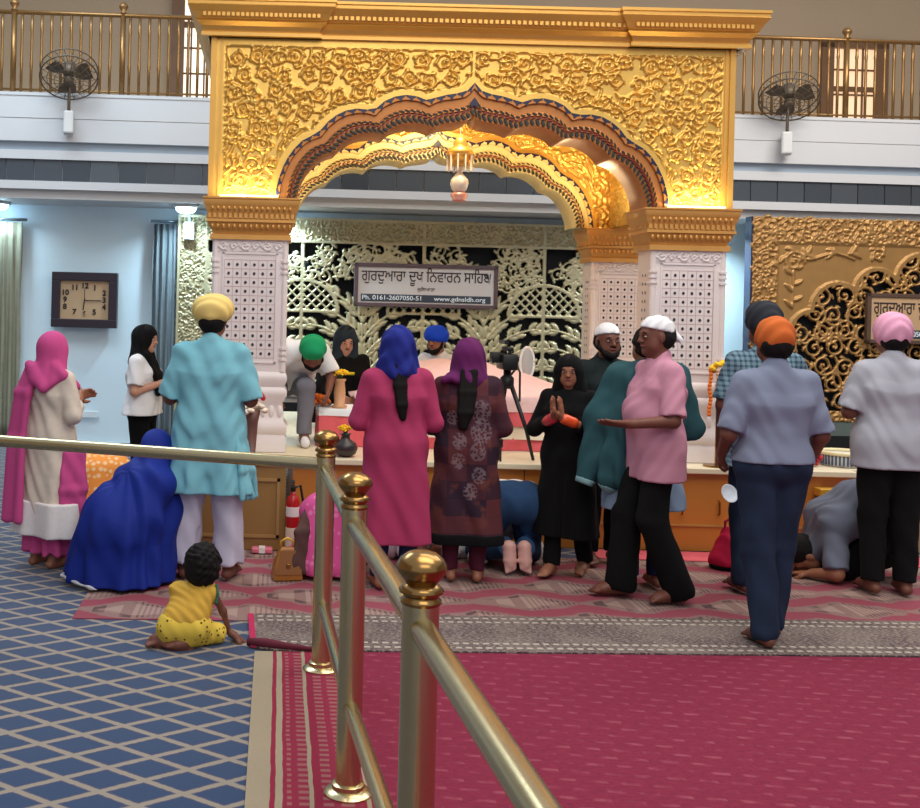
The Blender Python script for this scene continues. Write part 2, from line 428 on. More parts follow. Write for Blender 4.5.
# upper door and bright window
def upper_opening(n, x0, x1, z1, glow, frame_m):
    r = empty(n, (0, 0, 0)); r['kind'] = 'structure'
    MB().box((x0, 15.57, 3.97), (x1, 15.61, z1)).build('pane', glow, r)
    b = MB()
    for q in (x0, x1): b.box((q - .09, 15.5, 3.97), (q + .09, 15.6, z1 + .1))
    b.box((x0 - .09, 15.5, z1), (x1 + .09, 15.6, z1 + .12)); b.box((x0, 15.53, z1 - .62), (x1, 15.6, z1 - .55))
    b.build('frame', frame_m, r)
    g = MB(); z = 4.2
    while z < z1: g.box((x0, 15.54, z), (x1, 15.56, z + .025)); z += .36
    for k in (1, 2): q = x0 + (x1 - x0) * k / 3; g.box((q - .012, 15.54, 3.97), (q + .012, 15.56, z1))
    g.build('glazing_bar', frame_m, r); far(r)
M_woodframe = mat('brown_wood_frame', (120, 84, 52), .5, var=.2, vs=6)
M_glowpane = mat('glowing_door_pane', (255, 212, 170), .6, emit=.62)  # emission stands in for the warm light on the wooden door
M_glowpane2 = mat('daylit_pane_cool', (250, 236, 214), .6, emit=1.0)
upper_opening('door_1', 7.92, 8.72, 5.6, M_glowpane, M_woodframe)
upper_opening('window_1', -1.42, -.85, 6.2, M_glowpane2, M_woodframe)
# ================================================================= balcony balustrades
def balustrade(xs0, xs1, posts, label):
    y = 12.33; r = empty('balustrade', (xs0, y, 3.96), label, 'balustrade', 'brass balcony balustrades')
    MB().tube([(0, 0, .92), (xs1 - xs0, 0, .92)], .026, 12).build('top_rail', M_bronze, r, smooth=True)
    MB().tube([(0, 0, .06), (xs1 - xs0, 0, .06)], .012, 8).build('bottom_rail', M_bronze, r, smooth=True)
    for p in posts:
        q = MB(); q.tube([(p - xs0, 0, 0), (p - xs0, 0, .93)], .032, 12); o = q.build('post', M_bronze, r, smooth=True)
        b = MB(); b.lathe([(.03, 0), (.045, .01), (.022, .035), (.05, .075), (.052, .095), (.03, .13), (.008, .14)], 14, c=(p - xs0, 0, .93)); b.build('ball_finial', M_bronze, o, smooth=True)
    x = xs0 + .055; proto = None
    while x < xs1:
        if all(abs(x - p) > .05 for p in posts):
            if proto is None:
                q = MB(); q.lathe([(.016, 0), (.016, .3), (.021, .34), (.016, .38), (.016, .7), (.02, .73), (.016, .76), (.016, .91)], 8)
                proto = o = q.build('baluster', M_bronze, r, smooth=True)
            else:
                o = proto.copy(); COL.objects.link(o); o.parent = r
            o.location = (x - xs0, 0, 0)
        x += .109
    far(r)
M_bronze = mat('dull_bronze', (146, 110, 66), .35, .7, var=.15, vs=20)
balustrade(-3.55, -.45, (-3.04, -1.83, -.64), 'bronze balustrade on the balcony left of the golden arch, before the tall lit window')
balustrade(4.75, 8.25, (4.95, 6.43, 7.9), 'bronze balustrade on the balcony right of the golden arch, before the lit wooden door')
# wall fans on the balcony front
M_fan = mat('dark_fan_wire', (104, 90, 74), .5, .3)
M_bracket = mat('white_fan_bracket', (214, 214, 212), .5)
def fan(u, v, turn, label):
    c = PF(u, v, 11.9); r = empty('wall_fan', c, label, 'fan', 'wall fans on the balcony front', rz=turn)
    R = .31
    b = MB()
    for k in range(4): # front grille rings, slightly domed
        rr = R * (k + 1) / 4; yy = -.07 + .07 * (rr / R) ** 2
        b.tube([(rr * math.cos(a), yy, rr * math.sin(a)) for a in [2 * PI * i / 40 for i in range(41)]], .0035 if k < 3 else .009, 6)
    b.tube([(R * math.cos(a), .11, R * math.sin(a)) for a in [2 * PI * i / 40 for i in range(41)]], .007, 6)
    for k in range(18):
        a = 2 * PI * k / 18; cs, sn = math.cos(a), math.sin(a)
        b.tube([(.05 * cs, -.07, .05 * sn), (R * cs, 0, R * sn), (R * cs, .11, R * sn), (.08 * cs, .16, .08 * sn)], .0035, 5)
    b.build('guard', M_fan, r, smooth=True)
    h = MB(); h.tube([(0, -.075, 0), (0, -.03, 0)], .055, 16); h.tube([(0, .06, 0), (0, .2, 0)], [.06, .07], 16); h.build('motor', M_fan, r, smooth=True)
    for k in range(3):
        a0 = 2 * PI * k / 3 + .4; bl = MB(); V = []; Fc = []
        for i in range(7):
            q = .05 + .21 * i / 6; w = .3 + .3 * math.sin(PI * min(1, i / 6 * .8 + .1))
            for s_ in (-1, 1):
                a = a0 + s_ * w * (.9 if i else .5); V.append((q * math.cos(a), .03 + s_ * .022, q * math.sin(a)))
        n = len(V); V += [(x, y + .006, z) for x, y, z in V]
        for i in range(6): Fc += [(2 * i, 2 * i + 1, 2 * i + 3, 2 * i + 2), (n + 2 * i, n + 2 * i + 2, n + 2 * i + 3, n + 2 * i + 1), (2 * i, 2 * i + 2, n + 2 * i + 2, n + 2 * i), (2 * i + 1, n + 2 * i + 1, n + 2 * i + 3, 2 * i + 3)]
        bl.add(V, Fc).build('blade', M_fan, r)
    s = MB(); s.tube([(0, .13, 0), (0, .16, -.22), (.0, .16, -.36)], .018, 10); s.build('stem', M_fan, r, smooth=True)
    k = MB(); k.bbox((-.055, .1, -.58), (.055, .27, -.33), .02); k.build('wall_bracket', M_bracket, r)
    r.location = c
    for o in r.children:
        if o.name.split('.')[0] in ('guard', 'motor', 'blade'): o.rotation_euler = (.92, 0, 0)
fan(69, 78, .15, 'dark wire wall fan on the balcony front left of the golden arch')
fan(789, 100, -.35, 'dark wire wall fan on the balcony front right of the golden arch')
# soffit downlights (cool), with real lamps
M_lamp = mat('cool_lamp_lens', (190, 230, 255), .4, emit=14)
M_lampring = mat('lamp_ring', (220, 224, 228), .3)
def downlight(x, y, label, power=45):
    r = empty('downlight', (x, y, 2.80), label, 'lamp', 'soffit downlights')
    MB().lathe([(.12, -.035), (.15, -.03), (.15, 0)], 24).build('trim_ring', M_lampring, r, smooth=True)
    MB().lathe([(.03, -.1), (.08, -.09), (.11, -.065), (.12, -.034)], 24).build('lens', M_lamp, r, smooth=True)
    lt = bpy.data.lights.new('downlight_beam', 'AREA'); lt.shape = 'DISK'; lt.size = .16; lt.energy = power; lt.color = (.62, .86, 1.0); lt.spread = 2.6
    lo = bpy.data.objects.new('downlight_beam', lt); COL.objects.link(lo); lo.parent = r; lo.location = (0, 0, -.115)
downlight(P(186, 211, 12.55).x, 12.55, 'glowing cool white downlight in the soffit above the blue grey curtain', 18)
downlight(P(-2, 210, 12.75).x, 12.75, 'glowing downlight in the soffit above the cream curtain at the photo edge', 7)
downlight(.02, 12.7, 'unseen downlight added in the soffit to light the screen, behind the left capital of the arch', 30)  # unseen added lamp that brightens the screen
downlight(4.9, 12.75, 'unseen downlight added in the soffit to light the blue strip of wall, behind the right capital', 40)  # hidden lamp added so the wall strip turns bright blue
# small white box under the lamp
b = empty('wall_speaker', P(189, 231, 12.8), 'small white box speaker below the downlight near the gilded screen', 'speaker')
MB().bbox((-.06, -.05, -.1), (.06, .05, .1), .012).build('housing', mat('white_plastic', (236, 240, 242), .4), b)
MB().bbox((-.045, -.056, -.08), (.045, -.048, .05), .003).build('grille', mat('grey_mesh', (150, 156, 160), .6), b)
MB().box((-.012, .04, .05), (.012, .12, .28)).build('bracket', M_lampring, b)
# curtains
def curtain(x0, x1, yb, ztop, m, label, waves, rod0, rod1, tape):
    r = empty('curtain', (x0, yb, 0), label, 'curtain')
    n = waves * 10; V = []; Fc = []; rows = 14
    for j in range(rows + 1):
        z = .03 + (ztop - .03) * j / rows
        for i in range(n + 1):
            t = i / n; a = 2 * PI * waves * t
            am = .035 * (.7 + .3 * math.sin(3.1 * t + j * .1))
            V.append((t * (x1 - x0) + .006 * math.sin(j + i), am * math.sin(a + .25 * math.sin(j * .5 + i * .2)), z))
    for j in range(rows):
        for i in range(n): Fc.append((j * (n + 1) + i, j * (n + 1) + i + 1, (j + 1) * (n + 1) + i + 1, (j + 1) * (n + 1) + i))
    solid(MB().add(V, Fc).build('drape', m, r, smooth=True), .006)
    MB().tube([(rod0 - x0, 0, ztop + .03), (rod1 - x0, 0, ztop + .03)], .018, 10).build('rod', tape, r, smooth=True)
M_rod = mat('steel_rod', (150, 168, 180), .3, .8)
xa = P(-8, 300, 12.95).x; xb = P(21, 300, 12.95).x
curtain(xa - .5, xb, 12.95, P(10, 222, 12.95).z, mat('cream_grey_drape', (140, 138, 118), .8, var=.15, vs=8), 'cream grey pleated curtain hanging at the far left of the wall', 9, xa - .6, xb + .05, M_rod)
curtain(P(152, 300, 12.95).x, P(175, 300, 12.95).x, 12.95, P(165, 224, 12.95).z, mat('blue_grey_drape', (120, 132, 138), .8, var=.12, vs=8), 'blue grey pleated curtain hanging beside the gilded screen', 4, P(149, 300, 12.95).x, P(180, 300, 12.95).x, M_rod)
# wall clock
c = P(85, 300, 12.97); k = empty('wall_clock', c, 'large rectangular dark framed wall clock on the pale blue wall', 'clock')
w, h = .385, .325
f = MB()
f.bbox((-w, -.06, -h), (w, .05, -h + .1), .006); f.bbox((-w, -.06, h - .1), (w, .05, h), .006); f.bbox((-w, -.058, -h + .1), (-w + .1, .05, h - .1), .006); f.bbox((w - .1, -.058, -h + .1), (w, .05, h - .1), .006)
f.build('frame', mat('dark_wood_frame', (44, 30, 40), .4), k)
MB().box((-w + .08, -.02, -h + .1), (w - .08, .0, h - .1)).build('dial', mat('tan_dial', (190, 158, 122), .5, var=.08, vs=3), k)
M_ink = mat('black_ink', (20, 18, 18), .5)
for i in range(1, 13):
    a = PI / 2 - i * PI / 6; ex = .235 * math.cos(a); ez = .165 * math.sin(a)
    if abs(math.cos(a)) > .8: ex = .23 * (1 if ex > 0 else -1)
    text('numeral', str(i), .088, (ex, -.024, ez), M_ink, k, depth=.002, thick=.003)
hd = MB(); hd.box((-.004, -.034, -.01), (.2, -.03, .0)); hd.build('minute_hand', M_ink, k)
hd = MB(); hd.box((-.006, -.03, -.12), (.006, -.026, .02)); o = hd.build('hour_hand', M_ink, k); o.rotation_euler = (0, .12, 0)
hd = MB(); hd.box((-.003, -.036, -.02), (.003, -.033, .13)); hd.build('second_hand', M_ink, k)
# wall switches
tag(MB().bbox((-.17, -.015, -.03), (.17, .0, .05), .006).build('switch_plate', mat('white_switch', (226, 236, 240), .4)), 'white switch plate on the pale blue wall under the clock', 'switch').location = P(84, 415, 13.05)
# ================================================================= gilded pavilion over the podium
YF, YR = 8.0, 9.98           # front faces of the front and the rear arch wall
XL, XR = -.225, 2.96         # pillar axes
XC = (XL + XR) / 2
ZS, ZT = 2.443, 3.605         # springing, underside of cornice
PODZ = .60
pav = empty('golden_pavilion', (XC, YF, PODZ), 'golden pavilion with scalloped arches on inlaid white marble pillars', 'pavilion')
def atpav(o): o.parent = pav; o.matrix_parent_inverse = Matrix.Translation((-XC, -YF, -PODZ)); return o
# scalloped arch outline, measured once for the front arch
def catmull(p, n=10):
    out = []
    for i in range(len(p) - 1):
        a = p[max(i - 1, 0)]; b = p[i]; c = p[i + 1]; d = p[min(i + 2, len(p) - 1)]
        for k in range(n):
            t = k / n
            out.append(tuple(.5 * (2 * b[j] + (c[j] - a[j]) * t + (2 * a[j] - 5 * b[j] + 4 * c[j] - d[j]) * t * t + (3 * b[j] - a[j] - 3 * c[j] + d[j]) * t ** 3) for j in (0, 1)))
    out.append(tuple(p[-1])); return out
LOBES = [[(-1.42, 0), (-1.405, .12), (-1.34, .29), (-1.235, .42), (-1.12, .475)], [(-1.12, .475), (-1.06, .555), (-.95, .635), (-.82, .662), (-.725, .643)],
         [(-.725, .643), (-.655, .715), (-.53, .765), (-.40, .757), (-.33, .725)], [(-.33, .725), (-.25, .765), (-.14, .785), (-.06, .805), (0, .868)]]
half = []
for L in LOBES: half += catmull(L)[:-1]
half.append((0, .868))
ARCH = half + [(-x, z) for x, z in half[-2::-1]]       # left to right
def inner(p, t):  # t=0 outer edge .. 1 inner edge
    return (p[0] * (1 - .11 * t), p[1] * (1 - .262 * t) - .0 * t)
def resample(pts, n):
    L = [0]
    for a, b in zip(pts, pts[1:]): L.append(L[-1] + math.dist(a, b))
    out = []; j = 0
    for i in range(n + 1):
        s = L[-1] * i / n
        while j < len(L) - 2 and L[j + 1] < s: j += 1
        f = (s - L[j]) / max(1e-9, L[j + 1] - L[j])
        out.append((pts[j][0] + (pts[j + 1][0] - pts[j][0]) * f, pts[j][1] + (pts[j + 1][1] - pts[j][1]) * f))
    return out
def spandrel(name, y, hx, depth, m, cell, seed, parent_fn, XC):
    """arch wall with carved scrollwork: columns from the arch line up to the cornice"""
    W = 2 * hx; Hh = ZT - ZS
    R = Relief(W, Hh + .02, cell)
    R.fill(.15, .066, .0085, .042, .0115, seed, 6)
    xs = np.linspace(-hx, hx, R.nx); ap = np.array(ARCH)
    # lower edge of every column
    low = np.where(np.abs(xs) < 1.42, np.interp(xs, ap[:, 0], ap[:, 1]), 0.0)
    rows = R.ny; T = np.linspace(0, 1, rows)[:, None]
    Z = low[None, :] + (Hh - low[None, :]) * T
    X = np.repeat(xs[None, :], rows, 0)
    ii = np.clip((X + hx) / cell, 0, R.nx - 1.001); jj = np.clip(Z / cell, 0, R.ny - 1.001)
    i0 = ii.astype(int); j0 = jj.astype(int); fi = ii - i0; fj = jj - j0
    hf = (R.f[j0, i0] * (1 - fi) * (1 - fj) + R.f[j0, i0 + 1] * fi * (1 - fj) + R.f[j0 + 1, i0] * (1 - fi) * fj + R.f[j0 + 1, i0 + 1] * fi * fj)
    # plain margins: beside the arch, along the top, at the pilaster strips
    d = np.full(X.shape, 9.0)
    for k in range(0, len(ARCH), 2): d = np.minimum(d, np.hypot(X - ARCH[k][0], Z - ARCH[k][1]))
    fade = np.clip((d - .05) / .02, 0, 1) * np.clip((Hh - .05 - Z) / .015, 0, 1) * np.clip((hx - .075 - np.abs(X)) / .015, 0, 1) * np.clip((np.abs(X) - .012) / .006, 0, 1)
    sunk = -.012 * fade
    Y = y - hf * .026 * fade - sunk
    n = R.nx; V = np.stack([X + XC, Y, Z + ZS], -1).reshape(-1, 3); idx = np.arange(rows * n).reshape(rows, n)
    Q = np.stack([idx[:-1, :-1], idx[:-1, 1:], idx[1:, 1:], idx[1:, :-1]], -1).reshape(-1, 4)
    o = link(name, np_mesh(name, V, Q), m, smooth=True); parent_fn(o); return o
def chd(o, parent):
    o.parent = parent; return o
def arch_wall(y, depth, name, cell, seed, band_m, wall_m, XC):
    hx = 1.885
    o = spandrel(name, y, hx, depth, wall_m, cell, seed, atpav, XC)
    b = MB() # plain body behind the carving: piers, back and arch soffit
    for i in range(len(ARCH) - 1):
        p, q = ARCH[i], ARCH[i + 1]
        b.add([(XC + p[0], y + depth, ZS + p[1]), (XC + q[0], y + depth, ZS + q[1]), (XC + q[0], y + depth, ZT), (XC + p[0], y + depth, ZT)], [(0, 1, 2, 3)])
    for s in (-1, 1):
        b.box((XC + min(s * 1.42, s * hx), y + .025, ZS), (XC + max(s * 1.42, s * hx), y + depth, ZT))
        # pilaster strips at the outer corners
        b.box((XC + s * hx - .028, y - .02, ZS), (XC + s * hx + .012, y + .06, ZT))
        b.box((XC + s * (hx - .05) - .01, y - .01, ZS), (XC + s * (hx - .05) + .01, y + .04, ZT))
    chd(b.build('pier', M_gold_plain, None), o)
    # the band of the arch: outer petals, plain copper field, two rows of leaves
    A = resample(ARCH, 220)
    b = MB(); V = []; Fc = []; m = len(A)
    prof = [(0, -.035), (.03, -.05), (.16, -.05), (.2, -.028), (.46, -.028), (.5, -.04), (.62, -.045), (.66, -.03), (.97, -.03), (1, -.02), (1, .2), (1, depth)]
    for p in A:
        for t, yy in prof: q = inner(p, t); V.append((XC + q[0], y + yy, ZS + q[1]))
    n = len(prof)
    for i in range(m - 1):
        for k in range(n - 1): Fc.append((i * n + k, i * n + k + 1, (i + 1) * n + k + 1, (i + 1) * n + k))
    band = chd(b.add(V, Fc).build('arch_band', band_m, None, auto=50), o)
    def quadrow(nm, cnt, t0, t1, mtl, shape):
        B = resample(ARCH, cnt); r = MB()
        for i in range(cnt):
            p, q = B[i], B[i + 1]; r_ = []
            for u, t in shape:
                x = (p[0] + (q[0] - p[0]) * u, p[1] + (q[1] - p[1]) * u); z = inner(x, t0 + (t1 - t0) * t); r_.append((XC + z[0], ZS + z[1]))
            k = len(r_)
            r.add([(x, y - .053, z) for x, z in r_] + [(x, y - .02, z) for x, z in r_], [tuple(range(k))] + [(j, j + k, (j + 1) % k + k, (j + 1) % k) for j in range(k)])
        return chd(r.build(nm, mtl, None), o)
    petal = [(.02, 0), (.98, 0), (.9, .35), (.68, .5), (.56, .95), (.5, 1), (.44, .95), (.32, .5), (.1, .35)]
    quadrow('petal_row', 48, -.01, .19, M_navy, petal)
    lfa = [(.05, .0), (.45, .1), (.95, .62), (.9, 1), (.55, .85), (.2, .4)]
    lfb = [(.05, 1.0), (.2, .6), (.55, .15), (.9, 0), (.95, .38), (.45, .9)]
    quadrow('leaf_row', 84, .5, .6, M_dkgreen, lfa); quadrow('leaf_row', 84, .64, .74, M_maroon, lfb)
    quadrow('leaf_row', 84, .76, .97, M_dkgreen, lfa)
    # key ornament below the point
    r = MB(); kz = ZS + .868
    r.prism([(XC, kz - .105), (XC + .03, kz - .145), (XC + .024, kz - .175), (XC, kz - .165), (XC - .024, kz - .175), (XC - .03, kz - .145)], y - .06, y - .02)
    chd(r.build('key_ornament', M_navy, None), o)
    return o
arch_wall(YF, .34, 'arch_wall', .0065, 3, M_copper, M_gold, XC)
arch_wall(YR, .34, 'arch_wall', .011, 5, mat('copper_gold_band_lit', (234, 208, 144), .4, .3, var=.1, vs=14), M_gold, XC + .02)  # same band gold made paler for the light on the rear arch
# side walls with a plain flat arch between front and rear piers
for s in (-1, 1):
    x = XC + s * 1.915; R = Relief(YR - YF - .34, ZT - ZS, .012); R.fill(.17, .085, .013, .055, .018, 9 + s, 6)
    me = R.mesh('side_wall', .03); o = link('side_wall', me, M_gold, smooth=True)
    b = MB(); b.box((-.0, .012, 0), (YR - YF - .34, .12, ZT - ZS)); chd(b.build('side_backing', M_gold_plain), o)
    o.rotation_euler = (0, 0, -s * PI / 2); o.location = (x + (-s) * .5, YF + .34 if s < 0 else YR, ZS)
    o.location = (XC + s * 1.62, YR if s > 0 else YF + .34, ZS)
    atpav(o)
# pillars
def pillar(x, y, k):
    z0 = PODZ + .004; g = empty('pillar', (0, 0, 0)); atpav(g)
    hw = .265; hd = .155
    b = MB()
    prof = [(.29, .29, 0), (.29, .29, .10), (.275, .275, .125), (.295, .295, .15), (.295, .295, .19), (.272, .272, .22), (.26, .26, .36), (.29, .29, .41), (.29, .29, .445), (.268, .268, .47), (.288, .288, .52), (.288, .288, .55), (.275, .275, .57), (hw, hw, .58)]
    b.rings([(q, q - hw + hd, z) for q, _, z in prof], (x, y + hd, z0)); bs = None
    r = MB() # low carved petals on the base drum
    for f in range(9):
        r.ball((x - .24 + f * .06, y + .005, z0 + .29), (.024, .02, .05), 8, 6); f < 4 and r.ball((x - .26, y + .06 + f * .06, z0 + .29), (.02, .024, .05), 8, 6)
    b.add(r.v, r.f); b.build('base', M_marble, g, auto=45)
    sh0, sh1 = z0 + .58, 2.145
    b = MB(); b.rings([(hw, hd, sh0), (hw, hd, sh1)], (x, y + hd, 0))
    # moulded corner colonnettes
    for sx in (-1, 1): b.tube([(x + sx * (hw - .012), y + .012, sh0), (x + sx * (hw - .012), y + .012, sh1)], .024, 10)
    for sx in (-1, 1):
        for zz in (sh0 + .09, sh0 + .13, sh0 + .17, sh1 - .16, sh1 - .2, sh1 - .24): b.tube([(x + sx * (hw - .012), y + .012, zz - .008), (x + sx * (hw - .012), y + .012, zz + .008)], .034, 10)
    for fz in (sh0 + .06, sh1 - .11): b.box((x - .2, y - .008, fz), (x + .2, y + .02, fz + .012))
    for fx in (-.2, .188): b.box((x + fx, y - .008, sh0 + .06), (x + fx + .012, y + .02, sh1 - .1))
    # inlaid lattice: dark stones joined by rose lines, on front and inner side face
    lo, hi = sh0 + .1, sh1 - .15; cols = 6; step = .062; rows = int((hi - lo) / .0645)
    d = MB(); l = MB()
    for face in range(2):
        for i in range(cols):
            for j in range(rows):
                a = (i - 2.5) * step; z = lo + j * .0645 + .03; q = .0115
                pts = [(a - q, z), (a - q * .4, z - q), (a + q * .4, z - q), (a + q, z), (a + q * .4, z + q), (a - q * .4, z + q)]
                if face == 0: d.add([(x + u, y - .003, w) for u, w in pts], [(0, 1, 2, 3, 4, 5)])
                elif 1 < i < 4:
                    sx = x - hw - .003 if x > XC else x + hw + .003
                    d.add([(sx, y + hd + u, w) for u, w in pts], [(0, 1, 2, 3, 4, 5)])
        for i in range(cols + 1):
            a = (i - 3) * step
            if face == 0: l.box((x + a - .002, y - .002, lo), (x + a + .002, y + .01, lo + rows * .0645))
        for j in range(rows + 1):
            z = lo + j * .0645
            if face == 0: l.box((x - 3 * step, y - .0018, z - .002), (x + 3 * step, y + .01, z + .002))
    b.cur = 1; b.add(d.v, d.f); b.cur = 2; b.add(l.v, l.f)
    sh = b.build('shaft', [M_marble, M_inlay, M_inlayline], g)
    # top frieze band of carved leaves
    fr = Relief(.48, .085, .005)
    for i in range(6): fr.scroll((.04 + i * .08, .042), .035, 0, (1 if i % 2 else -1) * 8, .006, 4, .007, .02)
    o = link('frieze', fr.mesh('frieze', .012), M_marble, smooth=True); o.location = (x - .24, y - .004, sh1 - .09); chd(o, sh)
    # gilded capital: flaring steps with dentils and leaves
    c = MB(); zc = 2.14
    pr = [(hw + .0, 0), (hw + .03, .0), (hw + .03, .035), (hw + .012, .045), (hw + .02, .07), (hw + .035, .095), (hw + .04, .12), (hw + .058, .125), (hw + .058, .145), (hw + .045, .15), (hw + .05, .19), (hw + .068, .225), (hw + .068, .24), (hw + .076, .25), (hw + .076, .285), (hw + .086, .292), (hw + .086, .303)]
    c.rings([(q, q - hw + hd, zc + z) for q, z in pr], (x, y + hd, 0))
    dn = MB()
    for i in range(17):
        a = (i - 8) * .0375
        dn.box((x + a - .011, y - .06, zc + .152), (x + a + .011, y - .035, zc + .186)); abs(a) < hd and dn.box((x - hw - .06, y + hd + a - .011, zc + .152), (x - hw - .035, y + hd + a + .011, zc + .186))
    c.add(dn.v, dn.f)
    lf = MB()
    for i in range(15):
        a = (i - 7) * .04; lf.ball((x + a, y - .04, zc + .095), (.014, .014, .022), 8, 5); lf.ball((x + a, y - .066, zc + .222), (.013, .012, .017), 8, 5)
    c.add(lf.v, lf.f); c.build('capital', M_capgold, g, auto=45)
    return g
M_capgold = mat('ochre_capital_gold', (212, 156, 82), .42, .4, var=.08, vs=10)
for i, (x, y) in enumerate(((XL, YF), (XR, YF), (XL - .03, YR), (XR + .13, YR))): pillar(x, y, i)
# uplight strips on the front capitals, washing the carving above them
M_strip = mat('warm_led_strip', (255, 226, 140), .4, emit=6)
for x in (XL - .02, XR + .02):
    o = MB().bbox((x - .21, YF - .085, ZS + .004), (x + .21, YF - .07, ZS + .016), .003).build('uplight_strip', M_strip); atpav(o)
    lt = bpy.data.lights.new('uplight', 'AREA'); lt.shape = 'RECTANGLE'; lt.size = .42; lt.size_y = .02; lt.energy = 3; lt.color = (1, .85, .45)
    lo = bpy.data.objects.new('uplight', lt); COL.objects.link(lo); lo.location = (x, YF - .075, ZS + .02); lo.rotation_euler = (PI - .25, 0, 0)
for (x, y, e) in ((XR - .34, YF + 1.1, 20), (XL + .34, YF + 1.1, 16), (XC, YF + .6, 26)):  # fixtureless area lights; the middle one is added to brighten the rear arch
    lt = bpy.data.lights.new('arch_fill', 'AREA'); lt.size = .3; lt.energy = e; lt.color = (1, .87, .55)
    lo = bpy.data.objects.new('arch_fill', lt); COL.objects.link(lo); lo.location = (x, y, ZS + .03 if x != XC else 3.55); lo.rotation_euler = (PI if x != XC else .95, 0, 0)
# cornice all round: a lower main run and the forward breaks over the piers
def cornice_prof(o):
    return [(0 + o, 0), (.035 + o, .0), (.035 + o, .02), (.02 + o, .03), (.035 + o, .055), (.07 + o, .075), (.06 + o, .085), (.075 + o, .09), (.095 + o, .12), (.13 + o, .155), (.125 + o, .16), (.125 + o, .175), (.135 + o, .18), (.135 + o, .195)]
cz = ZT
cy = (YF + YR + .34) / 2; hy = (YR + .34 - YF) / 2
c = MB(); c.rings([(1.90 + p, hy + p, cz + z * 1.28) for p, z in cornice_prof(0)], (XC, cy, 0)); co = atpav(c.build('cornice', M_gold_plain))
for s in (-1, 1):
    c = MB(); c.rings([(.36 + p, hy + p, cz + z * 1.28) for p, z in cornice_prof(.04)], (XC + s * 1.55, cy, 0)); chd(c.build('cornice_break', M_gold_plain), co)
dn = MB()
for i in range(60):
    x = XC + (i - 29.5) * .04
    dn.box((x - .012, YF - .1, cz + .125), (x + .012, YF - .07, cz + .152))
for s in (-1, 1):
    for i in range(25):
        x = XC + s * 1.55 + (i - 12) * .034
        dn.box((x - .011, YF - .142, cz + .125), (x + .011, YF - .11, cz + .152))
chd(dn.build('dentil_row', M_gold_plain), co)
# hanging pendant lamp under the arch
pc = P(459, 196, 8.9)
pd = empty('hanging_pendant', (pc.x, pc.y, pc.z), 'pink and gold pendant lantern hanging under the golden arch', 'pendant lamp')
M_pinkgl = mat('rose_enamel', (222, 160, 150), .3, .2)
M_whitegl = mat('pearl_white', (240, 232, 220), .3)
MB().tube([(0, 0, .5), (0, 0, .95)], .006, 8).build('cord', M_pinkgl, pd)
MB().lathe([(.015, .5), (.06, .42), (.05, .405), (.10, .37), (.11, .34), (.085, .32), (.095, .31), (.08, .25), (.03, .24)], 20).build('canopy_crown', M_gold_plain, pd, smooth=True)
MB().lathe([(.03, .24), (.04, .22), (.02, .19), (.035, .17), (.07, .13), (.075, .1), (.06, .05), (.04, .03)], 20).build('lantern', M_whitegl, pd, smooth=True)
MB().lathe([(.035, .03), (.065, .02), (.07, -.0), (.05, -.03), (.06, -.045), (.02, -.05)], 16).build('tassel_cap', M_pinkgl, pd, smooth=True)
b = MB()
for i in range(10):
    a = 2 * PI * i / 10; b.tube([(.1 * math.cos(a), .1 * math.sin(a), .33), (.1 * math.cos(a), .1 * math.sin(a), .2)], .007, 6)
b.build('bead_fringe', M_whitegl, pd)
# ================================================================= carved screen on the back wall
def screen_field(w, h, cell, seed):
    R = Relief(w, h, cell); rg = random.Random(seed)
    pw = w / 4; lines = []
    for k in range(4):
        x0 = k * pw; cx = x0 + pw / 2
        # tall central stem with big arching sprays
        R.line([(cx, 0), (cx, h * .62)], .02, .012)
        for s in (-1, 1):
            for j in range(6):
                z = -.1 + j * h * .105; L = pw * .55 * (1.0 - .03 * j); pts = []; a = 1.15 - .02 * j
                q = (cx, z)
                for i in range(10):
                    pts.append(q); q = (q[0] + s * math.cos(a) * L / 8, q[1] + math.sin(a) * L / 8); a -= .12
                R.line(pts, .024, .013)
                for i in (1, 2, 3, 5, 6, 8, 9):
                    for t in (1, -1):
                        an = math.atan2(pts[i][1] - pts[i - 1][1], (pts[i][0] - pts[i - 1][0]))
                        R.leaf(pts[i], an + t * .75, .17 - .004 * i, .036, .9, -t * .7 * 1)
        # upper part: dense leaves and rosettes
        for i in range(48):
            c = (x0 + rg.uniform(.05, pw - .05), h * rg.uniform(.66, .86)); R.scroll(c, .085, rg.uniform(0, 6), rg.choice((-8, 8)), .013, 5, .022, .085)
    # lattice lunettes between the sprays
    X, Z = np.meshgrid(np.arange(R.nx) * cell, np.arange(R.ny) * cell)
    for k in range(5):
        cx = k * pw; r = np.hypot((X - cx) / 1.15, Z - h * .53)
        m = (r < .36) & (Z > h * .53)
        u = (X + Z * 1.0) / .115 % 1; v = (X - Z * 1.0) / .115 % 1
        lat = np.maximum(np.abs(u - .5), np.abs(v - .5)) > .33
        R.f[m] = np.where(lat[m], .8, 0)
        R.f[(np.abs(r - .37) < .022) & (Z > h * .53)] = 1
        R.f[(np.abs(Z - h * .53) < .02) & (np.abs(X - cx) < .42)] = 1
    return R
w, h = 5.75, 2.3; zt = 2.70; x0 = -1.16; cell = .0095
R = screen_field(w, h, cell, 4)
band = .27; n = R.ny - int(band / cell)
T = Relief(w, band, cell); T.fill(.13, .065, .012, .055, .016, 8, 5)
R.f[n:n + T.ny][:] = np.maximum(.12, T.f[:R.ny - n])
keep = R.f > .1; keep[n:] = True
for k in range(5):
    i = int(k * (w / 4) / cell); R.f[:, max(0, i - 2):i + 3] = .7; keep[:, max(0, i - 2):i + 3] = True
R.f[n - 2:n + 2] = 1; keep[n - 2:n + 2] = True
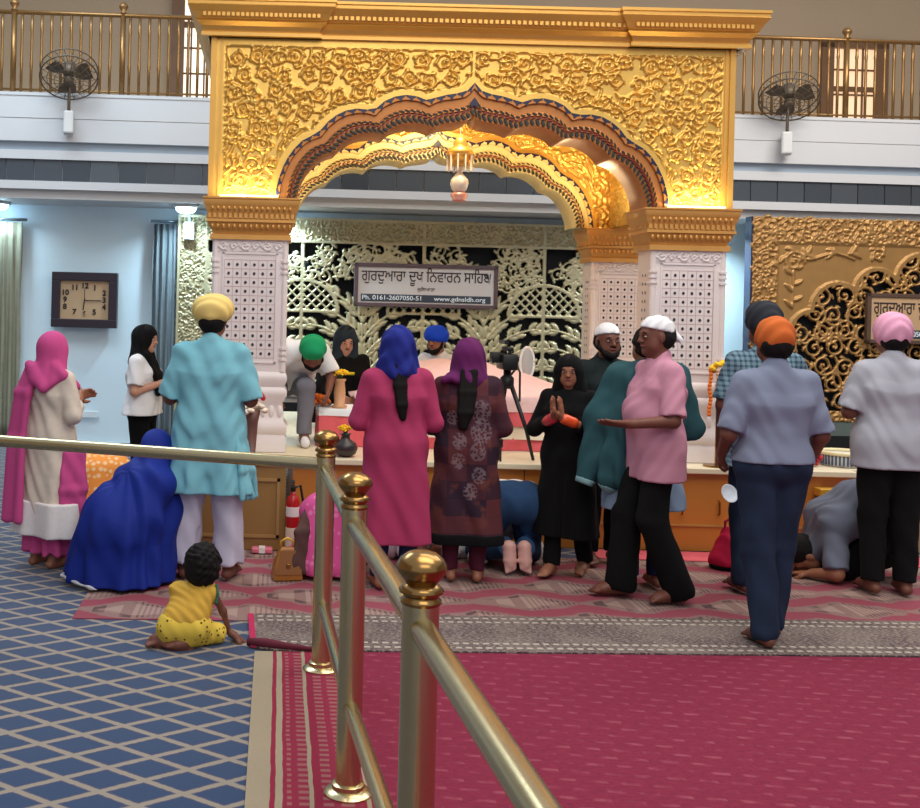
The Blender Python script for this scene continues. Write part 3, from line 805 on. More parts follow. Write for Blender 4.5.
T2 = Relief(.3, h, cell); T2.fill(.11, .05, .0105, .045, .014, 12, 5); q = T2.nx; R.f[:, :q] = np.maximum(.12, T2.f[:R.ny]); keep[:, :q] = True; R.f[:, q - 2:q + 2] = 1; keep[:, q - 2:q + 2] = True
sc = empty('gilded_screen', (x0, 12.88, zt - h), 'pierced gilded leaf screen on the back wall behind the sign', 'carved screen')
o = link('pierced_panel', R.mesh('pierced_panel', .03, keep), M_palegold, sc, smooth=True); solid(o, .03)
MB().box((0, .09, 0), (w, .12, h - .02)).build('dark_backing', M_dark, sc)
b = MB()
for (a, c_) in (((-.03, -.03, -.03), (w + .03, .12, 0)), ((-.03, -.03, 0), (0, .12, h)), ((w, -.03, 0), (w + .03, .12, h)), ((-.03, -.03, h - .015), (w + .03, .12, h + .015))): b.box(a, c_)
b.build('edge_frame', M_palegold, sc)
MB().box((0, -.02, -.394), (w, .12, -.03)).build('plinth', M_greentile, sc); far(sc)
# ================================================================= right gilded panel under the balcony
w, h, cell = 4.1, 2.28, .0095; x0 = 5.17; zb = .53; yy = 12.1
R = Relief(w, h, cell); fr = .30
B = Relief(w, h, cell); B.fill(.15, .075, .0135, .06, .018, 21, 6)
X, Z = np.meshgrid(np.arange(R.nx) * cell, np.arange(R.ny) * cell)
cx = w / 2
def cusp(x, hz):  # scalloped arch height over the opening at offset x
    return 0
rg = random.Random(5)
O = Relief(w, h, cell); O.fill(.235, .12, .021, .085, .023, 33, 5)
ax = np.abs(X - cx)
hl = np.full(X.shape, -1.0)  # signed: >0 inside the scalloped opening
for (px, pz, pr) in ((1.50, .22, .22), (1.47, .6, .24), (1.34, .97, .27), (1.06, 1.25, .30), (.62, 1.47, .25), (.1, 1.6, .30)):
    hl = np.maximum(hl, pr - np.hypot(ax - px, Z - pz))
hl = np.maximum(hl, np.where((Z < 1.0) & (ax < 1.36), .3, -1))
hl = np.maximum(hl, np.where(((ax < 1.05) & (Z < 1.3)) | ((ax < .66) & (Z < 1.52)) | ((ax < .2) & (Z < 1.7)), .3, -1))
R.f[:] = .25
inb = (X < fr) | (X > w - fr) | (Z > h - fr)
R.f[inb] = .25 + .75 * B.f[inb]
op = hl > .0
R.f[op] = O.f[op] * 1.1
rim = np.abs(hl - .0) < .028
R.f[rim] = 1.0
base = (Z < .12); R.f[base] = np.maximum(.3, B.f[base])
keep = ~(op & (R.f < .12) & ~base)
for q in (fr, w - fr): R.f[(np.abs(X - q) < .02) & (Z < h - fr + .02)] = .6
R.f[(np.abs(Z - h + fr) < .02) & (X > fr - .02) & (X < w - fr + .02)] = .6
# corner sprays on the plain field
C = Relief(w, h, cell)
for s in (-1, 1):
    bx = cx + s * (w / 2 - fr - .17)
    C.scroll((bx, h - fr - .20), .13, 0, 8, .02, 6, .03, .12)
    for t in range(6): C.leaf((bx - s * (.12 + .13 * t), h - fr - .13 - .04 * math.sin(t * 1.3)), PI / 2 * (1 if s < 0 else 1) + (.9 if t % 2 else -.9), .15, .03, 1, .8)
    C.line([(bx - s * .1 * k, h - fr - .13 - .04 * math.sin(k)) for k in range(8)], .018, .01)
    C.line([(bx, h - fr - .3 - .1 * k) for k in range(5)], .018, .01)
    for t in range(5): C.leaf((bx, h - fr - .36 - .09 * t), (.6 if t % 2 else PI - .6) - .4, .13, .026, 1, .6)
for s in (-1, 1): C.scroll((cx + s * .62, h - fr - .10), .075, 0, 8, .016, 5, .02, .08)
free = ~inb & ~op & ~rim & ~base
R.f[free] = np.maximum(.25, np.minimum(1, .25 + C.f[free] * .8))
gp = empty('gilded_arch_screen', (*PF(750.5, 300, 12.1)[:2], zb), 'carved gilded panel with a pierced scalloped arch right of the pavilion', 'carved screen', rz=FA)
o = link('pierced_panel', R.mesh('pierced_panel', .035, keep), M_oldgold, gp, smooth=True); solid(o, .03)
MB().box((-.0, .09, 0), (w, .13, h)).build('dark_backing', M_dark, gp)
MB().box((-.02, -.02, -.02), (-.005, .13, h)).build('side_edge', mat('navy_edge', (30, 38, 70), .5), gp)
MB().box((-.0, -.02, -.16), (w, .13, -.005)).build('stone_strip', M_greentile, gp)
MB().box((-.0, -.06, -.53 + .0075), (w, .13, -.165)).build('plinth', M_black, gp)
# ================================================================= boards with writing
M_signface = mat('lilac_white_board', (214, 208, 206), .5)
M_signframe = mat('plum_frame', (96, 76, 82), .45)
M_txt = mat('dark_letter', (46, 40, 44), .5)
M_strip_dk = mat('slate_strip', (56, 66, 80), .5)
M_txtw = mat('white_letter', (232, 240, 246), .5)
def board(c, wd, ht, label, face, frame, tx, txcol):
    k = empty('sign_board', c, label, 'sign', rz=FA); hw, hh = wd / 2, ht / 2; t = .045
    f = MB()
    for lo, hi in (((-hw, -.03, -hh), (hw, .03, -hh + t)), ((-hw, -.03, hh - t), (hw, .03, hh)), ((-hw, -.03, -hh), (-hw + t, .03, hh)), ((hw - t, -.03, -hh), (hw, .03, hh))): f.bbox(lo, hi, .006)
    f.build('frame', frame, k)
    MB().box((-hw + t * .8, -.012, -hh + t * .8), (hw - t * .8, .02, hh - t * .8)).build('board_face', face, k)
    text('lettering', 'ਗੁਰਦੁਆਰਾ ਦੂਖ ਿਨਵਾਰਨ ਸਾਿਹਬ', ht * .36, (0, -.014, ht * .2), txcol, k, width=wd * .90, thick=.0012)
    text('lettering', 'ਲੁਿਧਆਣਾ', ht * .12, (0, -.014, -ht * .09), txcol, k)
    MB().box((-hw + t * 1.8, -.018, -hh + t * 1.35), (hw - t * 1.8, -.008, -hh + t * 1.35 + ht * .17)).build('dark_strip', M_strip_dk, k)
    zz = -hh + t * 1.35 + ht * .085
    text('lettering', 'Ph. 0161-2607050-51', ht * .14, (-wd * .235, -.02, zz), M_txtw, k, width=wd * .41, thick=.001)
    text('lettering', 'www.gdnsldh.org', ht * .14, (wd * .235, -.02, zz), M_txtw, k, width=wd * .36, thick=.001)
    return k
p0, p1 = PF(354, 284, 12.8), PF(497.5, 288, 12.8)
bd = board(((p0.x + p1.x) / 2, (p0.y + p1.y) / 2, (p0.z + p1.z) / 2), p1.x - p0.x, .51, 'white notice board lettered in dark script on the pierced leaf screen', M_signface, M_signframe, None, M_txt)
p0 = PF(866, 318, 12.0)
board((p0.x + .77, p0.y + .03, p0.z), 1.54, .56, 'tan notice board lettered in dark script on the right gilded panel', mat('tan_board', (196, 160, 122), .5), mat('brown_board_frame', (88, 66, 54), .5), None, M_txt)
# ================================================================= podium, its furniture and offerings
M_wood = mat('varnished_orange_wood', (196, 126, 52), .38, var=.14, vs=3)
M_wood2 = mat('tan_box_wood', (150, 114, 62), .5, var=.12, vs=3)
M_ptop = mat('cream_stone_top', (232, 220, 190), .4, var=.04, vs=5)
M_graypanel = mat('grey_tan_laminate', (150, 132, 100), .5, var=.06, vs=2)
YP = 7.75
pod = empty('podium', (2.0, YP, 0), 'long wooden podium with cream top carrying the pavilion and offerings', 'podium')
def atpod(o): o.parent = pod; o.matrix_parent_inverse = Matrix.Translation((-2.0, -YP, 0)); return o
zf = .0125
b = MB(); b.box((.12, YP, zf), (3.45, 11.2, .56)); b.box((3.45, YP, zf), (3.85, 8.55, .56)); b.box((3.85, YP + .02, zf), (4.05, YP + .5, .56)); atpod(b.build('front_panel', M_wood))
b = MB(); b.box((4.06, YP + .12, zf), (6.6, 8.55, .56)); atpod(b.build('side_panel', M_graypanel))
b = MB(); b.bbox((-.62, YP + .0, .56), (3.45, 11.2, .60), .006); b.bbox((3.44, YP + .0, .56), (4.08, 8.55, .60), .006); b.bbox((.12, YP - .045, .56), (4.08, YP + .01, .60), .006); b.bbox((4.06, YP + .08, .56), (6.6, 8.55, .60), .006); atpod(b.build('top_slab', M_ptop))
b = MB(); b.box((.12, YP - .008, .185), (3.85, YP + .01, .197)); atpod(b.build('trim_strip', mat('pale_brass_strip', (206, 164, 92), .35, .4)))
for x in (2.86, 3.12, 3.36):
    b = MB(); b.tube([(x, YP - .012, .37), (x, YP - .03, .36), (x, YP - .03, .28), (x, YP - .012, .27)], .007, 8); atpod(b.build('handle', M_brass2))
M_joint = mat('dark_joint', (96, 58, 24), .6)
for q in (.9, 1.75, 2.62, 3.6): b = MB(); b.box((q - .004, YP - .004, zf), (q + .004, YP + .01, .56)); atpod(b.build('panel_joint', M_joint))
# tan wooden box left of the podium
bx = empty('wooden_box', (-.23, 7.42, 0), 'large tan wooden chest left of the podium behind the brass rail', 'chest')
b = MB(); b.bbox((-.5, 0, .0125), (.30, .31, .585), .006); b.build('carcass', M_wood2, bx)
b = MB(); b.bbox((-.52, -.015, .585), (.31, .31, .6), .004); b.build('lid', M_wood2, bx)
b = MB()
for q in ((-.46, -.12), (-.08, .26)):
    b.box((q[0], -.012, .1), (q[0] + .02, 0, .5)); b.box((q[1] - .02, -.012, .1), (q[1], 0, .5)); b.box((q[0], -.012, .48), (q[1], 0, .5)); b.box((q[0], -.012, .1), (q[1], 0, .12))
b.build('panel_frame', mat('tan_box_edge', (166, 130, 78), .5), bx)
# narrow gap post beside the podium with the fire extinguisher in front
fx = G(290, 547); fx = Vector((.11, 7.5, 0.0125))
ex = empty('fire_extinguisher', (P(293, 500, 7.33).x, 7.33, .0175), 'red fire extinguisher with white label standing beside the tan chest', 'fire extinguisher'); ex.scale = (.8, .8, .86)
M_red = mat('extinguisher_red', (176, 24, 30), .3)
MB().lathe([(.05, 0), (.056, .01), (.056, .4), (.045, .44), (.02, .46), (.02, .48)], 20).build('cylinder', M_red, ex, smooth=True)
b = MB(); b.lathe([(.057, .04), (.0575, .045), (.0575, .2), (.057, .205)], 20); b.build('label', mat('white_label', (226, 214, 190), .5), ex)
b = MB(); b.lathe([(.057, .29), (.0575, .295), (.0575, .36), (.057, .365)], 20); b.build('band', mat('white_band', (230, 226, 220), .5), ex)
b = MB(); b.lathe([(.018, .46), (.022, .5), (.015, .53)], 12); b.bbox((-.012, -.09, .51), (.012, .04, .53), .004); b.bbox((-.012, -.08, .55), (.012, .04, .565), .004); b.build('valve_lever', M_black, ex)
b = MB(); b.tube([(0, .02, .5), (.06, .05, .52), (.085, .05, .4), (.08, .03, .15)], .011, 8); b.build('hose', M_black, ex, smooth=True)
# low covered table and the draped throne canopy cloth behind
M_redcloth = mat('coral_pink_cloth', (222, 96, 104), .8, var=.18, vs=14)
M_pinkcloth = mat('pale_rose_satin', (244, 204, 204), .6, var=.14, vs=9)
M_creamcloth = mat('cream_cloth', (238, 226, 206), .75, var=.05, vs=6)
M_whitecloth = mat('white_cotton', (232, 236, 240), .8, var=.03, vs=8)
def drape(name, x0, x1, y0, y1, z0, z1, m, parent=None, waves=14, am=.012, seed=0):
    """cloth over a box: flat top, softly folded sides"""
    n = 120; ring = []
    per = 2 * (x1 - x0) + 2 * (y1 - y0)
    for i in range(n):
        s = per * i / n
        if s < x1 - x0: p = (x0 + s, y0, 0, -1)
        elif s < x1 - x0 + y1 - y0: p = (x1, y0 + s - (x1 - x0), 1, 0)
        elif s < 2 * (x1 - x0) + y1 - y0: p = (x1 - (s - (x1 - x0) - (y1 - y0)), y1, 0, 1)
        else: p = (x0, y1 - (s - 2 * (x1 - x0) - (y1 - y0)), -1, 0)
        ring.append(p)
    V = []; Fc = []; rows = [(z1, .0), (z1 - .012, 1), (z1 - .05, 1), ((z0 + z1) / 2, 1), (z0, 1.0)]
    for j, (z, k) in enumerate(rows):
        for i, p in enumerate(ring):
            fo = am * (j / 3.0) * math.sin(2 * PI * waves * i / n + seed + .6 * j) + .008 * k
            V.append((p[0] + p[2] * fo, p[1] + p[3] * fo, z))
    for j in range(len(rows) - 1):
        for i in range(n): Fc.append((j * n + i, (j + 1) * n + i, (j + 1) * n + (i + 1) % n, j * n + (i + 1) % n))
    Fc.append(tuple(range(n)))
    return MB().add(V, Fc).build(name, m, parent, auto=50)
tb = empty('offering_table', (.7, 8.42, PODZ), 'low table under coral pink cloth on the podium left of the throne', 'table')
def rel(o, r): o.parent = r; o.matrix_parent_inverse = Matrix.Translation(-Vector(r.location)); return o
rel(MB().box((.34, 8.44, PODZ + .001), (.98, 8.86, .875)).build('table_body', M_wood2), tb)
rel(drape('coral_cloth', .32, 1.0, 8.42, 8.88, PODZ + .003, .882, M_redcloth, waves=9), tb)
rel(drape('white_runner', .318, 1.002, 8.415, 8.885, .835, .887, M_whitecloth, waves=9, am=.004), tb)
th = empty('throne_platform', (1.65, 8.62, PODZ), 'wide platform draped in layered coral, cream and pale rose cloths', 'draped platform')
rel(drape('coral_skirt', 1.06, 2.36, 8.42, 9.75, PODZ + .003, .72, M_redcloth, waves=16), th)
rel(drape('cream_layer', 1.05, 2.37, 8.41, 9.76, .69, .80, M_creamcloth, waves=16, am=.008), th)
rel(drape('coral_layer', 1.04, 2.38, 8.40, 9.77, .79, .92, M_redcloth, waves=17, am=.008, seed=2), th)
rel(drape('rose_layer', 1.03, 2.39, 8.39, 9.78, .90, 1.02, M_pinkcloth, waves=15, am=.006, seed=1), th)
# soft mound of pale rose cloth covering the scripture
X0, X1, Yq0, Yq1 = .62, 2.42, 8.5, 9.7; nx, ny = 60, 30; V = []; Fc = []
for j in range(ny + 1):
    for i in range(nx + 1):
        u, v = i / nx, j / ny; x = X0 + (X1 - X0) * u; y = Yq0 + (Yq1 - Yq0) * v
        prof = np.interp(u, [0, .1, .25, .42, .6, .75, .9, 1], [.93, 1.06, 1.2, 1.25, 1.24, 1.16, 1.1, 1.03])
        e = min(1, v / .3) ** .6 * min(1, (1 - v) / .3) ** .6
        z = .93 + (prof - .93) * (.15 + .85 * e) + .012 * math.sin(9 * u + 5 * v) * e + .008 * math.sin(23 * u - 9 * v) * e
        V.append((x, y, z))
for j in range(ny):
    for i in range(nx): Fc.append((j * (nx + 1) + i, j * (nx + 1) + i + 1, (j + 1) * (nx + 1) + i + 1, (j + 1) * (nx + 1) + i))
o = MB().add(V, Fc).build('rose_mound', M_pinkcloth, smooth=True); rel(solid(o, .02), th)
# flower vases
M_yel = mat('marigold_yellow', (250, 200, 30), .7)
M_org = mat('marigold_orange', (236, 120, 26), .7)
M_leafg = mat('leaf_green', (70, 110, 50), .6)
def flowerhead(b, c, r, rg, n=26):
    for i in range(n):
        a = rg.uniform(0, 2 * PI); t = rg.uniform(0, 1); p = Vector((c[0] + r * t * math.cos(a), c[1] + r * t * math.sin(a), c[2] + r * .5 * (1 - t * t) + rg.uniform(-.01, .01)))
        b.ball(p, (r * .24, r * .24, r * .16), 7, 5)
def vase(loc, prof, m, label, fh, fr, parts=7):
    r = empty('flower_vase', loc, label, 'flower vase', None); rg = random.Random(int(loc[0] * 100))
    MB().lathe(prof, 22).build('vase', m, r, smooth=True)
    zt = prof[-1][1]; st = MB(); fl = MB()
    for i in range(parts):
        a = 2 * PI * i / parts; k = fr * (.65 if i else 0)
        e = (k * math.cos(a), k * math.sin(a), fh - .01 * (i % 2)); st.tube([(0, 0, zt - .02), (e[0] * .5, e[1] * .5, (zt + fh) / 2), e], .004, 6); flowerhead(fl, e, fr * .5, rg)
    st.build('stem', M_leafg, r); fl.build('blossom', M_yel, r, smooth=True)
tv = P(339, 413, 8.55)
vase((tv.x, 8.52, .888), [(.055, 0), (.06, .015), (.04, .03), (.045, .12), (.036, .2), (.05, .22), (.045, .225)], mat('tan_vase', (212, 158, 116), .4), 'tan vase of yellow flowers standing on the coral covered table', .27, .075)
tv = P(341, 458, 7.86)
vase((P(345, 458, 7.86).x, 7.86, PODZ + .001), [(.035, 0), (.075, .02), (.09, .06), (.075, .1), (.035, .125), (.03, .15), (.042, .165)], mat('dark_pottery', (52, 42, 44), .35), 'round dark pot of yellow flowers on the podium edge behind the brass post', .2, .055)
# tray of marigolds and folded white cloth on the table
tr = empty('flower_tray', (P(317, 407, 8.62).x, 8.68, .888), 'flat tray heaped with orange marigolds on the coral covered table', 'tray')
MB().lathe([(.1, 0), (.125, .015), (.13, .018)], 20).build('plate', mat('steel_plate', (190, 190, 188), .25, .9), tr)
b = MB(); flowerhead(b, (0, 0, .025), .1, random.Random(3), 34); b.build('blossom', M_org, tr, smooth=True)
# white feathered fan, pale bolster and brass stand on the throne platform
c = P(527, 364, 9.5)
fn = empty('feather_fan', (c.x, 9.5, c.z - .19), 'upright pale oval fan with white rim behind the video camera', 'fan')
b = MB(); b.ball((0, 0, .2), (.055, .02, .13), 16, 12); b.build('fan_body', mat('silver_grey_feather', (176, 186, 190), .5), fn, smooth=True)
b = MB(); b.tube([(.058 * math.cos(a), 0, .2 + .135 * math.sin(a)) for a in [2 * PI * i / 30 for i in range(31)]], .012, 8); b.build('rim', M_whitecloth, fn, smooth=True)
b = MB(); b.tube([(0, 0, -.05), (0, 0, .08)], .012, 8); b.build('handle', M_brass2, fn, smooth=True)
c = P(549, 376, 9.4)
bo = MB(); bo.tube([(-.2, 0, 0), (-.18, 0, 0), (0, 0, 0), (.18, 0, 0), (.2, 0, 0)], [.03, .06, .066, .06, .03], 16)
tag(bo.build('bolster', mat('stone_white_cushion', (214, 206, 190), .8), smooth=True), 'pale round bolster lying on the draped platform beside the feather fan', 'cushion').location = (c.x + .15, 9.9, PODZ + .07)
# video camera on a tripod at the podium edge
t0 = P(505, 460, 7.98)
tp = empty('video_tripod', (t0.x + .0, 7.98, PODZ + .001), 'black video camera on a small tripod at the podium edge', 'camera tripod'); tp.scale = (1.25, 1.25, 1.1)
b = MB()
for a in (PI * .55, PI * 1.22, PI * 1.86):
    q = MB(); q.tube([(.02 * math.cos(a), .02 * math.sin(a), .5), (.12 * math.cos(a), .1 * math.sin(a), .2), (.165 * math.cos(a), .14 * math.sin(a), .0)], [.014, .012, .009], 8); q.build('leg', M_black, tp, smooth=True)
b = MB(); b.lathe([(.03, .46), (.04, .48), (.04, .53), (.022, .55), (.022, .58)], 14); b.tube([(.02, 0, .55), (.07, .05, .6), (.1, .12, .56), (.12, .2, .36)], .007, 6); b.build('pan_head', M_black, tp, smooth=True)
b = MB(); b.bbox((-.045, -.09, .585), (.045, .11, .69), .012); b.tube([(0, .11, .64), (0, .2, .64)], .036, 14); b.bbox((-.02, -.07, .71), (.02, .08, .735), .006); b.tube([(0, -.06, .68), (0, -.06, .72)], .01, 8); b.tube([(0, .07, .68), (0, .07, .72)], .01, 8); b.tube([(-.015, -.04, .765), (-.015, .13, .765)], .014, 8); b.bbox((-.1, -.05, .63), (-.05, .03, .7), .006); b.build('camera_body', M_black, tp, auto=40)
# little black stand and grey figure beside the tripod
c = P(496, 461, 7.86); st = empty('small_stand', (c.x - .03, 7.84, PODZ + .001), 'little black open stand at the podium edge beside the tripod', 'stand')
b = MB()
for q in (-.05, .05):
    for w in (-.035, .035): b.box((q - .006, w - .006, 0), (q + .006, w + .006, .13))
b.bbox((-.065, -.045, .1), (.065, .045, .16), .006); b.build('frame', M_black, st)
# marigold garland on a small stand by the right pillar
c = P(714, 366, 7.9); c2 = P(714, 415, 7.9)
ga = empty('garland_stand', (c.x, 7.82, PODZ + .001), 'stand hung with orange and yellow marigold garlands by the right pillar', 'garland')
b = MB(); zz = c.z - PODZ
b.tube([(0, 0, 0), (0, 0, zz - .03)], .012, 8); b.tube([(-.05, 0, zz - .04), (.12, 0, zz - .02)], .01, 8); b.lathe([(.09, 0), (.09, .012), (.02, .02)], 16); b.build('stand', M_brass2, ga)
b = MB(); rg = random.Random(1)
for i in range(46): t = i / 45; b.ball((-.06 + .2 * t, -.01 + rg.uniform(-.015, .015), zz - .02 + .045 * math.sin(PI * min(1, t * 1.2)) + rg.uniform(-.014, .014)), .015, 7, 5)
b.build('yellow_string', M_yel, ga, smooth=True)
for k, (xx, L) in enumerate(((-.06, .34), (-.01, .22), (.05, .28))):
    b = MB()
    for i in range(int(L / .026)): b.ball((xx + .005 * math.sin(i), -.012, zz - .03 - i * .026), .016, 7, 5)
    b.build('orange_string', M_org if k != 1 else mat('pale_string', (238, 196, 160), .7), ga, smooth=True)
# bottle and wrapped sweets by the garland
c = P(717, 440, 7.9)
bt = empty('bottle', (P(727, 460, 7.82).x, 7.80, PODZ + .001), 'pink bottle with white cap standing on the podium below the garlands', 'bottle')
MB().lathe([(.03, 0), (.034, .01), (.034, .13), (.014, .18), (.014, .2)], 16).build('bottle_body', mat('pink_plastic', (222, 150, 140), .3), bt, smooth=True)
MB().lathe([(.016, .195), (.016, .225)], 12).build('cap', M_whitecloth, bt, smooth=True)
# right hand side offerings on the podium: red wrapped bundle, striped basket, gold box
c = P(812, 462, 7.95)
rb = MB(); rg = random.Random(8)
for i in range(120): rb.ball((rg.uniform(-.12, .05), rg.uniform(-.05, .05), .014 + rg.uniform(0, .09)), (rg.uniform(.012, .022), .015, rg.uniform(.01, .018)), 7, 5)
tag(rb.build('flower_bundle', mat('red_petals', (170, 34, 52), .7, var=.4, vs=30), smooth=True), 'bundle of red flowers lying on the podium beside the striped basket', 'flowers').location = (c.x, 7.97, PODZ + .002)
c = P(847, 468, 8.0)
bk = empty('striped_basket', (c.x, 8.05, PODZ + .001), 'low basket with blue white striped side and cream rim on the podium', 'basket')
MB().lathe([(.15, 0), (.16, .02), (.165, .085), (.15, .085)], 40).build('basket_body', mat('white_basket', (206, 206, 206), .6), bk, smooth=True)
b = MB()
for i in range(40):
    a = 2 * PI * i / 40; b.box((-.006, -.168, .012), (.006, -.16, .082), Matrix.Rotation(a, 4, 'Z'))
b.build('stripe', mat('navy_stripe', (70, 84, 110), .6), bk)
b = MB(); b.tube([(.165 * math.cos(a), .165 * math.sin(a), .095) for a in [2 * PI * i / 40 for i in range(41)]], .014, 8); b.build('rim', mat('cream_rim', (228, 214, 170), .6), bk, smooth=True)
c = G(829, 545)
gb = empty('offering_box', (P(829, 500, 7.68).x, 7.68, .0125), 'stacked gold and brown offering box standing before the grey podium panel', 'box')
for z0, z1, mm, hw in ((0, .3, M_wood, .075), (.3, .42, mat('brown_box_face', (130, 88, 44), .5), .08), (.42, .475, mat('gold_lid', (214, 164, 60), .4, .3), .088)):
    MB().bbox((-hw, -.05, z0), (hw, .05, z1), .006).build('box_lid' if z0 > .4 else 'box_section', mm, gb)
# rice-white bouquet with a red ribbon on a stand by the left pillar
c = P(252, 402, 7.55)
bq = empty('bouquet_stand', (c.x, 7.58, .601), 'white flower bouquet with red bow on a dark stand by the left pillar', 'bouquet')
zz = c.z - .601
MB().lathe([(.07, 0), (.07, .015), (.03, .03), (.045, zz - .14), (.06, zz - .06)], 14).build('stand', mat('brown_stand', (110, 74, 66), .5), bq, smooth=True)
b = MB(); flowerhead(b, (0, 0, zz - .06), .1, random.Random(5), 40); b.build('blossom', mat('ivory_petals', (238, 222, 204), .7), bq, smooth=True)
b = MB(); b.tube([(-.02 + .1 * math.cos(a), -.01, zz + .0 + .085 * math.sin(a)) for a in [.1 + 2.0 * i / 14 for i in range(15)]], [.006] + [.018] * 13 + [.006], 8); b.build('ribbon', mat('red_ribbon', (200, 30, 50), .5), bq, smooth=True)
# ================================================================= brass railing
rl = empty('brass_railing', (.226, 5.0, .0135), 'polished brass handrail barrier with ball topped posts in the foreground', 'railing')
def atr(o): o.parent = rl; o.matrix_parent_inverse = Matrix.Translation((-.226, -5.0, -.0135)); return o
POSTS = [(.226, 5.0), (.27, 3.725), (.341, 2.53), (.43, 1.08)]
for i, (x, y) in enumerate(POSTS):
    b = MB(); b.tube([(x, y, .03), (x, y, .985)], .043, 28); po = atr(b.build('post', M_brass, smooth=False, auto=40))
    b = MB(); b.lathe([(.04, .0), (.047, .006), (.047, .014), (.041, .018), (.041, .024), (.05, .03), (.052, .036), (.044, .046), (.036, .052), (.048, .066), (.058, .082), (.058, .094), (.05, .108), (.034, .12), (.018, .126)], 32, c=(x, y, .975)); chd(b.build('finial', M_brass2 if i != 2 else M_brass2, None, auto=60), po)
    b = MB(); b.lathe([(.082, .0), (.082, .006), (.07, .016), (.055, .02), (.055, .035), (.045, .04)], 32, c=(x, y, .0135)); chd(b.build('base_flange', M_brass, None, auto=50), po)
ZR = .925
for (a, c_) in zip(POSTS, POSTS[1:]):
    b = MB(); b.tube([(a[0], a[1], ZR), (c_[0], c_[1], ZR)], .03, 24); atr(b.build('top_rail', M_brass, auto=60))
    b = MB(); b.tube([(a[0], a[1], .31), (c_[0], c_[1], .31)], .026, 20); atr(b.build('lower_rail', M_brass, auto=60))
b = MB(); b.tube([(.226, 5.0, .945), (-1.62, 5.62, .945)], .03, 24); atr(b.build('top_rail', M_brass, auto=60))
b = MB(); b.tube([(-1.62, 5.62, .03), (-1.62, 5.62, .985)], .043, 24); po = atr(b.build('post', M_brass, auto=40))
b = MB(); b.lathe([(.082, .0), (.082, .006), (.07, .016), (.055, .02), (.055, .035), (.045, .04)], 24, c=(-1.62, 5.62, .0135)); chd(b.build('base_flange', M_brass, None, auto=50), po)
b = MB(); b.lathe([(.047, 0), (.036, .03), (.058, .07), (.05, .1), (.018, .126)], 24, c=(-1.62, 5.62, .975)); chd(b.build('finial', M_brass2, None, smooth=True), po)
# ================================================================= figures: bodies and clothes as smooth blended volumes
V3 = lambda *a: np.array(a, float)
class SDF:
    def __init__(s): s.p = []
    def cone(s, a, b, ra, rb, k=.03, cut=None):
        s.p.append(('c', np.array(a, float), np.array(b, float), ra, rb, k, cut)); return s
    def chain(s, pts, rs, k=.03, cut=None):
        for i in range(len(pts) - 1): s.cone(pts[i], pts[i + 1], rs[i], rs[i + 1], k, cut)
        return s
    def ell(s, c, r, R=None, k=.02, sub=False):
        s.p.append(('s' if sub else 'e', np.array(c, float), np.array(r, float), None if R is None else np.array(R, float), 0, k, None)); return s
    def mesh(s, name, h, disp=None, cuts=(), shell=0):
        lo = np.full(3, 1e9); hi = -lo
        for p in s.p:
            if p[0] == 's': continue
            if p[0] == 'c': pts = [(p[1], p[3]), (p[2], p[4])]
            else: pts = [(p[1], max(p[2]))]
            for c, r in pts: lo = np.minimum(lo, c - r); hi = np.maximum(hi, c + r)
        pad = .03 + 3 * h; lo -= pad; hi += pad
        n = np.ceil((hi - lo) / h).astype(int) + 1
        D = np.full(n, 1.0, np.float32)
        ax = [lo[i] + h * np.arange(n[i]) for i in range(3)]
        for ty, a, b, ra, rb, k, cut in s.p:
            if ty == 'c': l = np.minimum(a - ra, b - rb); u = np.maximum(a + ra, b + rb)
            else: l = a - b.max(); u = a + b.max()
            m = k + 3 * h + .012
            i0 = np.maximum(0, ((l - m - lo) / h).astype(int)); i1 = np.minimum(n, ((u + m - lo) / h).astype(int) + 2)
            if (i1 <= i0).any(): continue
            X = ax[0][i0[0]:i1[0], None, None].astype(np.float32); Y = ax[1][None, i0[1]:i1[1], None].astype(np.float32); Z = ax[2][None, None, i0[2]:i1[2]].astype(np.float32)
            if ty == 'c':
                d = b - a; L = float(d @ d) + 1e-12
                t = np.clip(((X - a[0]) * d[0] + (Y - a[1]) * d[1] + (Z - a[2]) * d[2]) / L, 0, 1)
                q = np.sqrt((X - a[0] - t * d[0]) ** 2 + (Y - a[1] - t * d[1]) ** 2 + (Z - a[2] - t * d[2]) ** 2) - (ra + (rb - ra) * t)
            else:
                x, y, z = X - a[0], Y - a[1], Z - a[2]
                if ra is not None: x, y, z = (x * ra[0, i] + y * ra[1, i] + z * ra[2, i] for i in range(3))
                k0 = np.sqrt((x / b[0]) ** 2 + (y / b[1]) ** 2 + (z / b[2]) ** 2); k1 = np.sqrt((x / b[0] ** 2) ** 2 + (y / b[1] ** 2) ** 2 + (z / b[2] ** 2) ** 2)
                q = k0 * (k0 - 1) / np.maximum(k1, 1e-6)
            if cut is not None:
                for c0, nn in cut: q = np.maximum(q, (X - c0[0]) * nn[0] + (Y - c0[1]) * nn[1] + (Z - c0[2]) * nn[2])
            S_ = D[i0[0]:i1[0], i0[1]:i1[1], i0[2]:i1[2]]
            if ty == 's': np.maximum(S_, -q, out=S_)
            else:
                e = np.maximum(k - np.abs(S_ - q), 0) / max(k, 1e-6)
                S_[...] = np.minimum(S_, q) - e * e * k * .25
        if disp is not None:
            I = np.nonzero(np.abs(D) < .035); D[I] += disp(ax[0][I[0]], ax[1][I[1]], ax[2][I[2]])
        for c0, nn in cuts:
            D = np.maximum(D, ((ax[0] - c0[0]) * nn[0])[:, None, None] + ((ax[1] - c0[1]) * nn[1])[None, :, None] + ((ax[2] - c0[2]) * nn[2])[None, None, :])
        if shell:
            D = np.maximum(D, -(D + shell))
        V, Q = surface_net(D.astype(np.float32), lo, h)
        return np_mesh(name, V, Q)
